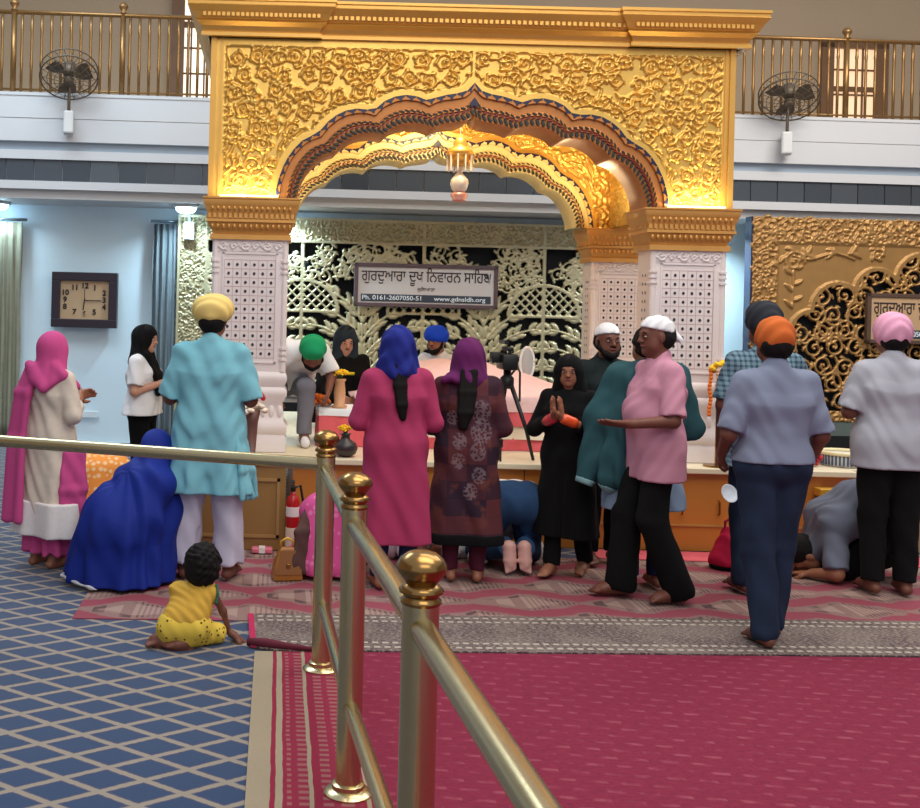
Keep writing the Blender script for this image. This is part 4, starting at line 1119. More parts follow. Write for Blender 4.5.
CORN = [(0, 0, 0), (1, 0, 0), (0, 1, 0), (1, 1, 0), (0, 0, 1), (1, 0, 1), (0, 1, 1), (1, 1, 1)]
EDG = [(a, b) for a in range(8) for b in range(a + 1, 8) if bin(a ^ b).count('1') == 1]
def surface_net(D, lo, h):
    s = D < 0; n = np.array(D.shape) - 1
    c = np.zeros(n, np.int8)
    for x, y, z in CORN: c += s[x:x + n[0], y:y + n[1], z:z + n[2]]
    act = (c > 0) & (c < 8); I = np.array(np.nonzero(act)).T
    idx = np.full(n, -1, np.int32); idx[act] = np.arange(len(I))
    val = [D[I[:, 0] + x, I[:, 1] + y, I[:, 2] + z] for x, y, z in CORN]
    acc = np.zeros((len(I), 3)); cnt = np.zeros(len(I))
    for a, b in EDG:
        va, vb = val[a], val[b]; m = (va < 0) != (vb < 0)
        t = va[m] / (va[m] - vb[m]); ca, cb = np.array(CORN[a], float), np.array(CORN[b], float)
        acc[m] += ca + t[:, None] * (cb - ca); cnt[m] += 1
    V = (I + acc / cnt[:, None]) * h + lo; Q = []
    for ax in range(3):
        o1, o2 = [(1, 2), (2, 0), (0, 1)][ax]
        e = [slice(1, None)] * 3; f = [slice(1, None)] * 3
        A = np.take(s, range(0, s.shape[ax] - 1), ax); B = np.take(s, range(1, s.shape[ax]), ax)
        sl = [slice(None)] * 3; sl[o1] = slice(1, -1); sl[o2] = slice(1, -1)
        A = A[tuple(sl)]; B = B[tuple(sl)]
        for cond, flip in ((A & ~B, False), (~A & B, True)):
            J = np.array(np.nonzero(cond)).T
            if not len(J): continue
            J[:, o1] += 1; J[:, o2] += 1
            def g(d1, d2):
                K = J.copy(); K[:, o1] += d1; K[:, o2] += d2; return idx[K[:, 0], K[:, 1], K[:, 2]]
            q = np.stack([g(-1, -1), g(0, -1), g(0, 0), g(-1, 0)], 1)
            Q.append(q[:, ::-1] if flip else q)
    return V, np.concatenate(Q)
# ---- cloth folds
def vfold(amp, n, z0, z1, ph=0.0, cx=0.0, cy=0.0):
    def f(x, y, z):
        th = np.arctan2(x - cx, y - cy); r = np.clip((z1 - z) / (z1 - z0), 0, 1)
        return amp * r * np.sin(n * th + 1.6 * np.sin(3 * th + ph) + 2.5 * z + ph)
    return f
def crease(amp, f=34.0, ph=0.0):
    def g(x, y, z):
        return amp * np.sin(f * (z + .30 * np.sin(6 * x + ph) + .1 * np.sin(17 * y)) + 5 * x + ph) * np.sin(8 * x + 6 * y + 5 * z + ph)
    return g
def lumps(amp, f=60.0):
    def g(x, y, z): return amp * (np.sin(f * x + 3 * np.sin(f * .4 * y)) * np.sin(f * y + 2 * np.sin(f * .5 * z)) * np.sin(f * z + 2 * np.sin(f * .45 * x)))
    return g
def wraps(amp, f, c, tilt=.5, ph=0.0):
    def g(x, y, z): return amp * np.sin(f * ((z - c[2]) + tilt * np.abs(x - c[0]) + .2 * np.sin(9 * y)) + ph)
    return g
def both(*fs): return lambda x, y, z: sum(f(x, y, z) for f in fs)
Zup = V3(0, 0, 1)
def rotm(yaw=0, pitch=0, roll=0):
    """head turn: yaw to its left, pitch > 0 looks down, roll"""
    return np.array(Matrix.Rotation(yaw, 3, 'Z') @ Matrix.Rotation(-pitch, 3, 'X') @ Matrix.Rotation(roll, 3, 'Y'))
def nrm(v): v = np.array(v, float); return v / np.linalg.norm(v)
STAND = dict(pel=(0, 0, .95), wai=(0, .012, 1.10), che=(0, .0, 1.27), nec=(0, -.012, 1.45), hd=(0, .02, 1.585),
             shR=(.168, -.01, 1.375), elR=(.215, -.03, 1.10), wrR=(.225, .06, .87), shL=(-.168, -.01, 1.375), elL=(-.215, -.03, 1.10), wrL=(-.225, .06, .87),
             hipR=(.085, 0, .92), knR=(.095, .01, .50), anR=(.095, -.02, .085), toR=(.115, .15, .025), hipL=(-.085, 0, .92), knL=(-.095, .01, .50), anL=(-.095, -.02, .085), toL=(-.115, .15, .025))
PRAY = dict(elR=(.232, -.0, 1.12), wrR=(.033, .26, 1.22), elL=(-.232, -.0, 1.12), wrL=(-.033, .26, 1.22))
class Person:
    def __init__(s, loc, yaw, label, H=1.7, J=None, skin=None, girth=1.0, head=(0, 0, 0), wide=1.0, h=.0065, group=None, hands=None, hs=1.0):
        s.root = empty('person', loc, label, 'person', group, yaw); s.sc = H / 1.7; s.g = girth * s.sc; s.h = h
        j = dict(STAND); j.update(J or {})
        s.J = {k: np.array(v, float) * s.sc * (V3(wide, 1, 1) if k[:2] in ('sh', 'el', 'wr') else V3(1, 1, 1)) for k, v in j.items()}
        s.R = rotm(*head); s.skin = skin or M_skin; s.hs = hs * s.sc; s.hands = hands or {}
        s.wide = wide
        s.body()
    def H(s, p): return s.J['hd'] + s.R @ (np.array(p, float) * s.hs)       # head local point to figure space
    def torso(s, S_, g=0.0, k=.06, belly=0.0):
        J, q = s.J, s.g
        for sd in (-1, 1):
            X = lambda f: V3(sd * f * q, 0, 0)
            S_.cone(J['pel'] + X(.075), J['wai'] + X(.055), .108 * q + g, .094 * q + g, k)
            S_.cone(J['wai'] + X(.055), J['che'] + X(.085), .094 * q + g + belly, .098 * q + g, k)
            sh = J['shR' if sd > 0 else 'shL']
            S_.cone(J['che'] + X(.085), J['che'] * .35 + sh * .65 + X(-.03), .098 * q + g, .06 * q + g * .8, k)
            S_.cone(J['nec'] + V3(0, 0, -.05 * s.sc), sh, .046 * q + g * .7, .046 * q + g * .8, k)
        S_.cone(J['che'], J['nec'], .085 * q + g, .046 * q + g * .3, k)
        if belly: S_.ell(J['wai'] + V3(0, .04, .02), (.15 * q + g, .13 * q + g, .16 * q), None, .05)
    def arm(s, S_, sd, g=0.0, frac=2.0, k=.02, puff=1.0):
        """frac 0..1 upper arm, 1..2 down the forearm"""
        J, q = s.J, s.g; a, b, c = J['sh' + sd], J['el' + sd], J['wr' + sd]
        if frac <= 1:
            e = a + (b - a) * frac; n = nrm(b - a)
            S_.cone(a, b, .048 * q + g * .8, (.042 * q + g) * puff, k, cut=[(e, n)])
        else:
            S_.cone(a, b, .048 * q + g * .8, .041 * q + g, k); e = b + (c - b) * (frac - 1); n = nrm(c - b)
            S_.cone(b, c, .039 * q + g, .027 * q + g * puff, k, cut=None if frac >= 2 else [(e, n)])
    def leg(s, S_, sd, g=0.0, g2=None, cut=True, k=.02, upto=.0):
        J, q = s.J, s.g; g2 = g if g2 is None else g2; a, b, c = J['hip' + sd], J['kn' + sd], J['an' + sd]
        S_.cone(a, b, .086 * q + g, .056 * q + (g + g2) / 2, k)
        if cut is False:
            m = b + (c - b) * .3; n_ = nrm(J['to' + sd] - c)
            S_.cone(b, m + V3(0, 0, 0) - n_ * .012, .054 * q, .054 * q, k); S_.cone(m - n_ * .012, c, .054 * q, .034 * q, k)
        else:
            e = b + (c - b) * (1 - upto); S_.cone(b, c, .055 * q + (g + g2) / 2, .036 * q + g2, k, cut=[(e, nrm(c - b))])
    def hand(s, S_, sd):
        J, q = s.J, s.sc; o = s.hands.get(sd, {}); w = J['wr' + sd]
        d = nrm(o.get('dir', w - J['el' + sd])); pn = np.array(o.get('palm', (-1 if sd == 'R' else 1, 0, 0)), float); pn = nrm(pn - d * (pn @ d)); sd_ = nrm(np.cross(d, pn)) * (1 if sd == 'L' else -1)
        # sd_: towards the thumb
        curl = o.get('curl', .35); spread = o.get('spread', 1.0); r = .0088 * q * 1.02
        base = w + d * .012 * q
        for i, (lat, ln) in enumerate(((.030, .066), (.0105, .076), (-.0095, .071), (-.028, .055))):
            kn = base + d * (.088 - .004 * abs(i - 1)) * q + sd_ * lat * q * spread
            S_.cone(base + sd_ * lat * .62 * q, kn, .0155 * q, .0115 * q, .014)
            p = kn; a = curl * .6
            for f in (.45, .31, .24):
                nx = p + (d * math.cos(a) + pn * math.sin(a) + sd_ * lat * .12 * spread) * ln * f * q; S_.cone(p, nx, r, r * .92, .006); p = nx; a += curl
        t0 = base + d * .018 * q + sd_ * .024 * q; t1 = t0 + (d * .62 + sd_ * .62 + pn * .35) * .038 * q; t2 = t1 + (d * .85 + sd_ * .28 + pn * .4) * .030 * q; t3 = t2 + (d * .95 + pn * .3) * .024 * q
        S_.chain([t0, t1, t2, t3], [.0145 * q, .0125 * q, .0105 * q, .0085 * q], .010)
    def headsdf(s, S_):
        H, R, q = s.H, s.R, s.hs
        S_.ell(H((0, -.012, .028)), V3(.077, .097, .09) * q, R, .03)
        S_.cone(H((0, .022, -.03)), H((0, .048, -.082)), .062 * q, .036 * q, .035)
        S_.cone(H((-.032, .03, -.055)), H((.032, .03, -.055)), .04 * q, .04 * q, .03)      # cheeks and jaw
        S_.cone(H((-.026, .075, .022)), H((.026, .075, .022)), .014 * q, .014 * q, .02)    # brow
        S_.cone(H((0, .086, .012)), H((0, .103, -.022)), .008 * q, .0125 * q, .012)        # nose
        S_.cone(H((-.012, .092, -.026)), H((.012, .092, -.026)), .008 * q, .008 * q, .008)
        S_.cone(H((-.018, .079, -.053)), H((.018, .079, -.053)), .0085 * q, .0085 * q, .008)  # mouth
        S_.ell(H((0, .07, -.094)), V3(.018, .014, .013) * q, R, .015)
        for sd in (-1, 1):
            S_.ell(H((sd * .032, .088, .004)), V3(.015, .012, .009) * q, R, .0, sub=True)
            S_.ell(H((sd * .078, -.005, -.005)), V3(.010, .02, .031) * q, R, .008)           # ears
        S_.cone(s.J['nec'] + V3(0, 0, -.03 * s.sc), H((0, -.022, -.05)), .056 * s.g, .05 * s.g, .03)
    def body(s):
        S_ = SDF(); J = s.J
        s.torso(S_)
        for sd in 'LR':
            s.arm(S_, sd); s.leg(S_, sd, cut=False)
            a, t = J['an' + sd], J['to' + sd]; f = nrm(t - a); heel = a - nrm(V3(f[0], f[1], 0) if abs(f[2]) < .8 else V3(0, -1, 0)) * .035 * s.sc
            lat = nrm(np.cross(f, Zup if abs(f[2]) < .8 else V3(0, 1, 0)))
            z = V3(0, 0, -1) if abs(f[2]) < .8 else V3(0, -1, 0)
            S_.cone(heel + z * .045 * s.sc, t - f * .03, .033 * s.sc, .027 * s.sc, .025)
            S_.cone(a, t - f * .06 * s.sc, .034 * s.sc, .026 * s.sc, .025)
            if abs(f[2]) > .8: lat = V3(1, 0, 0)
            for fr_, hw_, rr_ in ((.06, .024, .021), (.1, .018, .022)): S_.cone(t - f * fr_ * s.sc - lat * hw_ * s.sc, t - f * fr_ * s.sc + lat * hw_ * s.sc, rr_ * s.sc, rr_ * s.sc, .02)
            for i, l in enumerate((-.026, -.010, .004, .017, .028)):
                L = l * (1 if sd == 'L' else -1) * s.sc
                S_.cone(t - f * .03 + lat * L, t + lat * L * 1.05 + f * (.012 - .006 * i) * s.sc, .0125 * s.sc, .0095 * s.sc, .008)
            s.hand(S_, sd)
        s.headsdf(S_)
        link('body', S_.mesh('body', s.h), s.skin, s.root, smooth=True)
    def part(s, name, m, build, disp=None, cuts=(), h=None, shell=0):
        S_ = SDF(); build(S_)
        o = link(name, S_.mesh(name, h or s.h * 1.2, disp, cuts, shell), m, s.root, smooth=True); return o
    def face(s, brow=True, beard=None, lip=None):
        q = s.hs; M = Matrix.Translation(Vector(s.J['hd'])) @ Matrix(s.R.tolist()).to_4x4() @ Matrix.Scale(q, 4)
        for sd in (-1, 1):
            b = MB(); b.ball((sd * .032, .079, .004), (.0125, .0105, .006), 12, 8); e = b.build('eye', M_eyewhite, s.root, smooth=True); e.matrix_local = M
            b = MB(); b.ball((sd * .032, .087, .004), (.0062, .0032, .0055), 10, 6); p = b.build('iris', M_iris, e, smooth=True)
            b = MB(); b.tube([(sd * .014, .0885, .024), (sd * .032, .089, .030), (sd * .05, .078, .025)], [.0035, .0045, .0025], 6); e = b.build('eyebrow', M_hair, s.root, smooth=True); e.matrix_local = M
        b = MB(); b.tube([(-.024, .080, -.053), (-.009, .0885, -.051), (0, .089, -.052), (.009, .0885, -.051), (.024, .080, -.053)], [.003, .0055, .006, .0055, .003], 8); e = b.build('lips', lip or M_lip, s.root, smooth=True); e.matrix_local = M
        if beard:
            def B(S_):
                H = s.H
                for sd in (-1, 1): S_.chain([H((sd * .074, .012, -.0)), H((sd * .066, .03, -.05)), H((sd * .036, .056, -.088)), H((0, .066, -.102))], [.012 * q, .018 * q, .023 * q, .026 * q], .02)
                S_.cone(H((-.022, .088, -.037)), H((.022, .088, -.037)), .007 * q, .007 * q, .008)
            s.part('beard', beard, B, lumps(.002, 120))
    # ---- common clothes
    def shirt(s, m, hem, frac=.85, g=.018, belly=.0, disp=None, name='shirt', flare=.02, puff=1.15, skirt=True, h=None, collar=True, hemcut=None):
        J, q = s.J, s.g
        def B(S_):
            s.torso(S_, g, .06, belly)
            for sd in 'LR': s.arm(S_, sd, g + .004, frac, .02, puff)
            if skirt:
                for sd in (-1, 1): S_.cone(J['pel'] + V3(sd * .07 * q, 0, .0), V3(J['pel'][0] + sd * (.07 + flare) * q, J['pel'][1], hem - .02), .115 * q + g, .118 * q + g + flare * .6, .06)
            if collar: S_.cone(J['nec'] + V3(0, -.005, -.02), J['nec'] + V3(0, -.005, .02) * s.sc, .058 * q, .056 * q, .02)
        return s.part(name, m, B, disp or crease(.006), hemcut or ([(V3(0, 0, hem), V3(0, 0, -1))] if skirt else ()), h)
    def trousers(s, m, g=.016, g2=.03, upto=.0, disp=None, name='trousers', top=None, h=None):
        J, q = s.J, s.g
        def B(S_):
            S_.cone(J['hipL'] + V3(0, 0, .03), J['hipR'] + V3(0, 0, .03), .112 * q + g * .6, .112 * q + g * .6, .04)
            S_.cone(J['pel'] + V3(-.05 * q, 0, 0), J['wai'] * .5 + J['pel'] * .5 + V3(-.05 * q, 0, 0), .11 * q + g * .6, .1 * q + g * .5, .04); S_.cone(J['pel'] + V3(.05 * q, 0, 0), J['wai'] * .5 + J['pel'] * .5 + V3(.05 * q, 0, 0), .11 * q + g * .6, .1 * q + g * .5, .04)
            for sd in 'LR': s.leg(S_, sd, g, g2, True, .02, upto)
        return s.part(name, m, B, disp or crease(.005, 26), (), h)
    def turban(s, m, size=(.108, .122, .085), lift=.055, back=-.01, tilt=.30, f=70, name='turban', knot=None, amp=.004, pitch=.15):
        H, q = s.H, s.hs; c = H((0, back, lift)); R = s.R @ rotm(0, -pitch, 0)
        def B(S_):
            S_.ell(c, V3(*size) * q, R, .02); S_.ell(H((0, back, lift - .03)), V3(size[0] * .94, size[1] * .93, size[2] * .75) * q, R, .02)
            if knot: S_.ell(H(knot[0]), V3(*knot[1]) * q, R, .02)
        return s.part(name, m, B, wraps(amp, f, c, tilt), ())
    def hair(s, m, size=(.086, .104, .098), lift=.038, back=-.024, tail=None, face=.055, disp=None):
        H, q = s.H, s.hs
        def B(S_):
            S_.ell(H((0, back, lift)), V3(*size) * q, s.R, .02); S_.ell(H((0, -.05, -.02)), V3(.076, .055, .06) * q, s.R, .03)
            S_.ell(H((0, .105, -.03)), V3(.075, .075, .085) * q, s.R, 0, sub=True)
            if tail: S_.chain(*tail)
        return s.part('hair', m, B, disp or lumps(.003, 70))
    def cap(s, m, knot=True):
        H, q = s.H, s.hs; n = s.R @ nrm((0, .25, -1)); c = H((0, .05, .052))
        def B(S_):
            S_.ell(H((0, -.012, .036)), V3(.087, .107, .094) * q, s.R, .02)
        o = s.part('cap', m, B, crease(.003, 60), [(c, n)])
        if knot:
            def K(S_):
                S_.chain([H((0, -.11, .02)), H((.0, -.135, .0)), H((.03, -.145, -.04))], [.024 * q, .018 * q, .006 * q], .01); S_.chain([H((0, -.11, .02)), H((-.03, -.14, -.02)), H((-.045, -.145, -.05))], [.02 * q, .016 * q, .006 * q], .01)
            s.part('cap_knot', m, K)
        return o
    def headscarf(s, m, fall=.0, face=.05, back=.0, disp=None, extra=None, name='headscarf', vol=1.0):
        """cloth over the head: open at the face, hanging to the nape"""
        H, q, J = s.H, s.hs, s.J
        def B(S_):
            S_.ell(H((0, -.02 - back, .026)), V3(.098, .118, .108) * q * vol, s.R, .03)
            S_.cone(H((0, -.045 - back, -.0)), J['nec'] + V3(0, -.03, -.02 - fall), .085 * q * vol, .1 * q, .05)
            for sd in (-1, 1): S_.cone(H((sd * .06, -.0, -.02)), J['nec'] + V3(sd * .085, .0, -.03 - fall * .6), .045 * q, .05 * q, .05)
            if extra: extra(S_)
            S_.ell(H((0, .115, -.035)), V3(.062, .085, .095) * q, s.R, 0, sub=True)
        return s.part(name, m, B, disp or crease(.005, 40))
def strip(S_, pts, wv, r, n=4, k=.03):
    """a hanging band of cloth: n parallel chains across the width vectors wv"""
    for i in range(n):
        t = i / (n - 1) - .5
        q = [np.array(p, float) + np.array(w, float) * t for p, w in zip(pts, wv)]
        S_.chain(q, [r] * len(q), k)
# ================================================================= people
def skinmat(n, c): return mat(n, c, .5, var=.06, vs=25, spec=.35)
M_skin = skinmat('brown_skin', (150, 98, 74)); M_skin_d = skinmat('dark_brown_skin', (112, 68, 54)); M_skin_l = skinmat('light_brown_skin', (196, 146, 122)); M_sole = skinmat('pale_pink_sole_skin', (206, 158, 148))
M_hair = mat('black_hair', (20, 16, 16), .75, spec=.2, var=.3, vs=60); M_eyewhite = mat('eye_white', (176, 166, 158), .4); M_iris = mat('dark_iris', (30, 18, 14), .15); M_lip = mat('lip_rose', (150, 80, 78), .5)
def cloth(n, c, rough=.85, var=.08, vs=5, bump=.25, sheen=.0): return mat(n, c, rough, var=var, vs=vs, bump=bump, bs=260, spec=.25, sheen=sheen)
C_pink = cloth('magenta_chiffon', (196, 76, 134)); C_cream = cloth('cream_embroidered_cotton', (214, 200, 184), var=.12, vs=30)
C_white = cloth('white_cotton_cloth', (226, 226, 228)); C_black = cloth('black_cloth', (9, 9, 11), .95, var=.2); C_aqua = cloth('aqua_cotton', (122, 184, 198), var=.07, vs=4)
C_yellowt = cloth('pale_yellow_turban_cloth', (232, 202, 122)); C_pyj = cloth('lilac_white_pyjama', (190, 186, 204)); C_royal = cloth('royal_blue_chiffon', (14, 38, 128), .7, var=.2, vs=4)
C_crim = cloth('raspberry_kameez_cloth', (166, 54, 94)); C_indigo = cloth('indigo_scarf_cloth', (32, 42, 128)); C_navy = cloth('navy_cloth', (32, 42, 76))
C_purple = cloth('purple_scarf_cloth', (98, 30, 88)); C_maroon = cloth('maroon_leggings', (74, 22, 42)); C_green = cloth('green_turban_cloth', (24, 150, 96)); C_blue = cloth('bright_blue_turban_cloth', (24, 74, 214))
C_greypants = cloth('grey_trouser_cloth', (118, 118, 128)); C_blackgreen = cloth('black_green_shirt', (22, 32, 34), var=.2); C_teal = cloth('teal_shawl_wool', (40, 78, 84), var=.2, vs=9)
C_skyb = cloth('pale_blue_kurta', (132, 156, 182)); C_pinkshirt = cloth('pale_pink_shirt', (196, 138, 158)); C_orange = cloth('orange_turban_cloth', (196, 98, 42)); C_greyblue = cloth('grey_blue_shirt', (124, 132, 154))
C_lightgrey = cloth('light_grey_shirt', (170, 172, 182)); C_pinkturban = cloth('pale_pink_turban_cloth', (224, 162, 190)); C_yellow = cloth('mustard_yellow_knit', (208, 164, 66)); C_greyshirt = cloth('slate_grey_shirt', (104, 110, 126))
def denim(n, c):
    m, t, b = shader(n, .85, spec=.2); co = t.coord()[0]
    t.lk(t.mix(t.noise(co, 7, 3), lin(tuple(x * .8 for x in c)), lin(tuple(min(255, x * 1.25) for x in c))), b.inputs['Base Color']); return m
C_denim = denim('dark_blue_denim', (32, 44, 64)); C_denim2 = denim('mid_blue_denim', (38, 64, 96))
def patchwork():
    m, t, b = shader('dark_patchwork_print', .85, spec=.2); c, x, y, z = t.coord()
    br = t.n.new('ShaderNodeTexBrick'); t.lk(t.comb(x, z, 0), br.inputs['Vector']); br.inputs['Scale'].default_value = 6.0; br.inputs['Mortar Size'].default_value = .004; br.offset = .0
    br.inputs['Color1'].default_value = (*lin((92, 46, 50)), 1); br.inputs['Color2'].default_value = (*lin((40, 30, 46)), 1); br.inputs['Mortar'].default_value = (*lin((30, 24, 32)), 1); br.inputs['Brick Width'].default_value = .7; br.inputs['Row Height'].default_value = .62
    n = t.noise(c, 9, 3); col = t.mix(t.step(n, .52, .66), br.outputs[0], lin((96, 52, 48)))
    # pale oval motifs down the right of the back and a few to the left
    for (mx, mz, r) in ((.075, 1.04, .07), (.08, .92, .075), (.06, .80, .055), (-.05, .86, .05), (-.055, .74, .05), (.07, .66, .05), (-.09, 1.0, .045), (.02, .56, .05)):
        d = t.math('SQRT', t.math('ADD', t.math('POWER', t.math('SUBTRACT', x, mx), 2), t.math('MULTIPLY', t.math('POWER', t.math('SUBTRACT', z, mz), 2), .7)))
        w = t.math('SUBTRACT', 1.0, t.step(d, r * .75, r * .95)); fl = t.step(t.voro(c, 60).outputs['Distance'], .35, .6)
        col = t.mix(t.math('MULTIPLY', t.math('MULTIPLY', w, fl), .5), col, lin((136, 120, 126)))
    t.lk(col, b.inputs['Base Color']); return m
def spots(n, base, dot, scale, thr, rand=.6, band=None):
    m, t, b = shader(n, .85, spec=.2); c = t.coord()[0]; v = t.voro(c, scale, rand=rand).outputs['Distance']
    t.lk(t.mix(t.step(v, thr, thr + .06), lin(dot), lin(base)), b.inputs['Base Color']); return m
def checks():
    m, t, b = shader('teal_white_check', .85, spec=.2); c, x, y, z = t.coord()
    f = lambda q: t.math('LESS_THAN', t.math('FRACT', t.math('MULTIPLY', q, 1 / .03)), .45)
    t.lk(t.mix(t.math('MULTIPLY', t.math('ADD', f(x), f(z)), .5), lin((116, 142, 156)), lin((50, 76, 92))), b.inputs['Base Color']); return m
def feet(u, v): p = G(u, v, .02); return (p.x, p.y, .0185)
def feetc(u, v): p = G(u, v, .01); return (p.x, p.y, .0065)
# ---- 1 woman with magenta scarf
p = Person(feetc(47, 566), -.62, 'woman in cream kameez with magenta headscarf and trousers standing far left', 1.45, PRAY, M_skin, .95, head=(.1, .05, 0))
p.trousers(C_pink, .012, .06, .06, both(vfold(.010, 9, .1, .8), crease(.005)), name='salwar')
p.part('side_fall', C_pink, lambda S_: strip(S_, [(.19, .02, .72), (.215, .0, .5), (.215, 0, .22)], [(.05, .1, 0), (.06, .12, 0), (.07, .12, 0)], .02, 4), crease(.005))
p.shirt(C_cream, .34 * p.sc, 1.55, .016, flare=.035, name='kameez', disp=both(vfold(.010, 7, .3, .85), crease(.005)))
def B(S_):
    J = p.J
    strip(S_, [(-.02, -.12, .52), (-.02, -.135, .36)], [(.28, 0, 0), (.29, 0, 0)], .02, 6)
p.part('hem_border', cloth('white_lace', (232, 226, 224), var=.1, vs=60), lambda S_: [S_.cone(p.J['pel'] * V3(1, 1, 0) + V3(sd * .105, 0, .17), p.J['pel'] * V3(1, 1, 0) + V3(sd * .10, 0, .48), .148, .142, .06) for sd in (-1, 1)], vfold(.010, 7, .2, .8), [(V3(0, 0, .21), V3(0, 0, -1)), (V3(0, 0, .42), V3(0, 0, 1))])
p.headscarf(C_pink, .03, extra=lambda S_: (strip(S_, [p.J['nec'] + V3(-.07, -.09, 0), p.J['che'] + V3(-.1, -.14, 0), V3(-.13, -.16, .8), V3(-.14, -.17, .3)], [(.09, -.02, 0), (.10, 0, 0), (.115, 0, 0), (.13, 0, 0)], .018, 5),
    strip(S_, [p.J['nec'] + V3(-.05, -.1, 0), p.J['che'] + V3(.03, -.125, .06), p.J['shR'] + V3(-.02, -.04, .05), p.J['shR'] + V3(-.02, .07, -.02)], [(.08, 0, -.05)] * 4, .02, 4)), disp=vfold(.007, 14, 0, 1.4))
# ---- 2 girl in white T-shirt
yq = 8.7; x2 = P(143, 400, yq).x
p = Person((x2, yq, .0065), -1.78, 'girl in white T-shirt and black headscarf standing with joined palms by the wall', 1.47, PRAY, M_skin_l, 1.05, head=(-.1, .1, 0), hands={'R': dict(dir=(0, .5, 1), palm=(-1, 0, 0), curl=.08), 'L': dict(dir=(0, .5, 1), palm=(1, 0, 0), curl=.08)})
p.trousers(C_black, .012, .014); p.shirt(C_white, .78, .8, .016, name='t_shirt'); p.hair(M_hair); p.face()
p.headscarf(C_black, .04, extra=lambda S_: strip(S_, [p.J['nec'] + V3(.02, .06, .0), p.J['che'] + V3(.03, .125, .0), p.J['wai'] + V3(.05, .14, 0)], [(.16, 0, 0), (.12, 0, 0), (.08, 0, 0)], .018, 4))
# ---- 3 man in aqua kurta
p = Person(feet(206, 577), -.08, 'man in aqua kurta and pale yellow turban standing before the left pillar', 1.66, dict(PRAY, elR=(.25, -.0, 1.10), elL=(-.25, -.0, 1.10), knR=(.12, .01, .5), knL=(-.12, .01, .5), anR=(.14, -.02, .085), anL=(-.14, -.02, .085), toR=(.17, .15, .025), toL=(-.17, .15, .025)), M_skin_d, 1.03, wide=1.0)
p.trousers(C_pyj, .022, .05, .02, both(vfold(.006, 8, .1, .8), crease(.007, 22)), name='pyjama')
p.shirt(C_aqua, .52, .98, .024, name='kurta', flare=.045, puff=1.15, belly=.012, disp=both(vfold(.012, 8, .5, 1.0, .7), crease(.005, 26), crease(.004, 44, 2)))
p.part('kurta_side_flap', C_aqua, lambda S_: strip(S_, [(.19, -.05, .86), (.235, -.06, .66), (.255, -.05, .50)], [(.03, .1, 0), (.05, .12, 0), (.07, .14, 0)], .018, 4), crease(.006))
p.turban(C_yellowt, (.128, .132, .088), .075, -.005, .25, 60)
p.hair(M_hair, (.079, .098, .08), .0, -.02)
# ---- 4 crouching woman in royal blue
p = Person(feet(124, 582), -.5, 'woman crouching in a royal blue sari that covers her head', 1.5, dict(pel=(0, -.05, .30), wai=(.03, .03, .44), che=(.05, .12, .60), nec=(.07, .19, .74), hd=(.08, .24, .86), shR=(.18, .13, .66), shL=(-.09, .13, .66), elR=(.13, .18, .46), elL=(-.06, .2, .46), wrR=(.04, .24, .48), wrL=(.0, .24, .46),
    hipR=(.1, -.03, .28), hipL=(-.1, -.03, .28), knR=(.1, .26, .34), knL=(-.1, .26, .34), anR=(.13, .05, .09), anL=(-.26, -.05, .09), toR=(.15, .2, .025), toL=(-.30, -.16, .03)), M_skin, .95)
def B(S_):
    S_.cone((-.01, .0, .02), (.0, -.02, .26), .26, .21, .08); S_.cone((-.1, -.03, .03), (-.05, -.02, .3), .17, .16, .08); S_.cone((.07, .08, .03), (.08, .10, .3), .17, .15, .08)
    S_.cone((-.02, -.03, .32), (.05, .11, .56), .19, .145, .08); S_.cone((-.08, .1, .58), (.18, .1, .58), .085, .085, .08); S_.cone((.05, .13, .58), (.07, .19, .72), .12, .095, .06)
    S_.ell((.07, .2, .775), (.095, .115, .115), None, .05)
    S_.cone((-.2, -.1, .03), (-.1, -.03, .42), .12, .13, .1); S_.cone((.06, .26, .42), (.0, .26, .5), .16, .15, .08); S_.cone((.05, .25, .1), (.05, .25, .4), .15, .15, .08)
_B = B
def B(S_):
    _B(S_); S_.cone((.15, .0, .40), (.13, .06, .58), .10, .09, .08)
p.part('sari', C_royal, B, both(vfold(.018, 11, 0, .75, .4), crease(.008, 20)), [(V3(0, 0, .015), V3(0, 0, -1))])
p.part('sari_border', cloth('silver_sari_border', (190, 190, 196), .5), lambda S_: S_.chain([(-.335, -.1, .05), (-.3, -.2, .04), (-.2, -.235, .03), (-.1, -.265, .025), (.02, -.285, .02)], [.009] * 5, .01), crease(.004, 30))
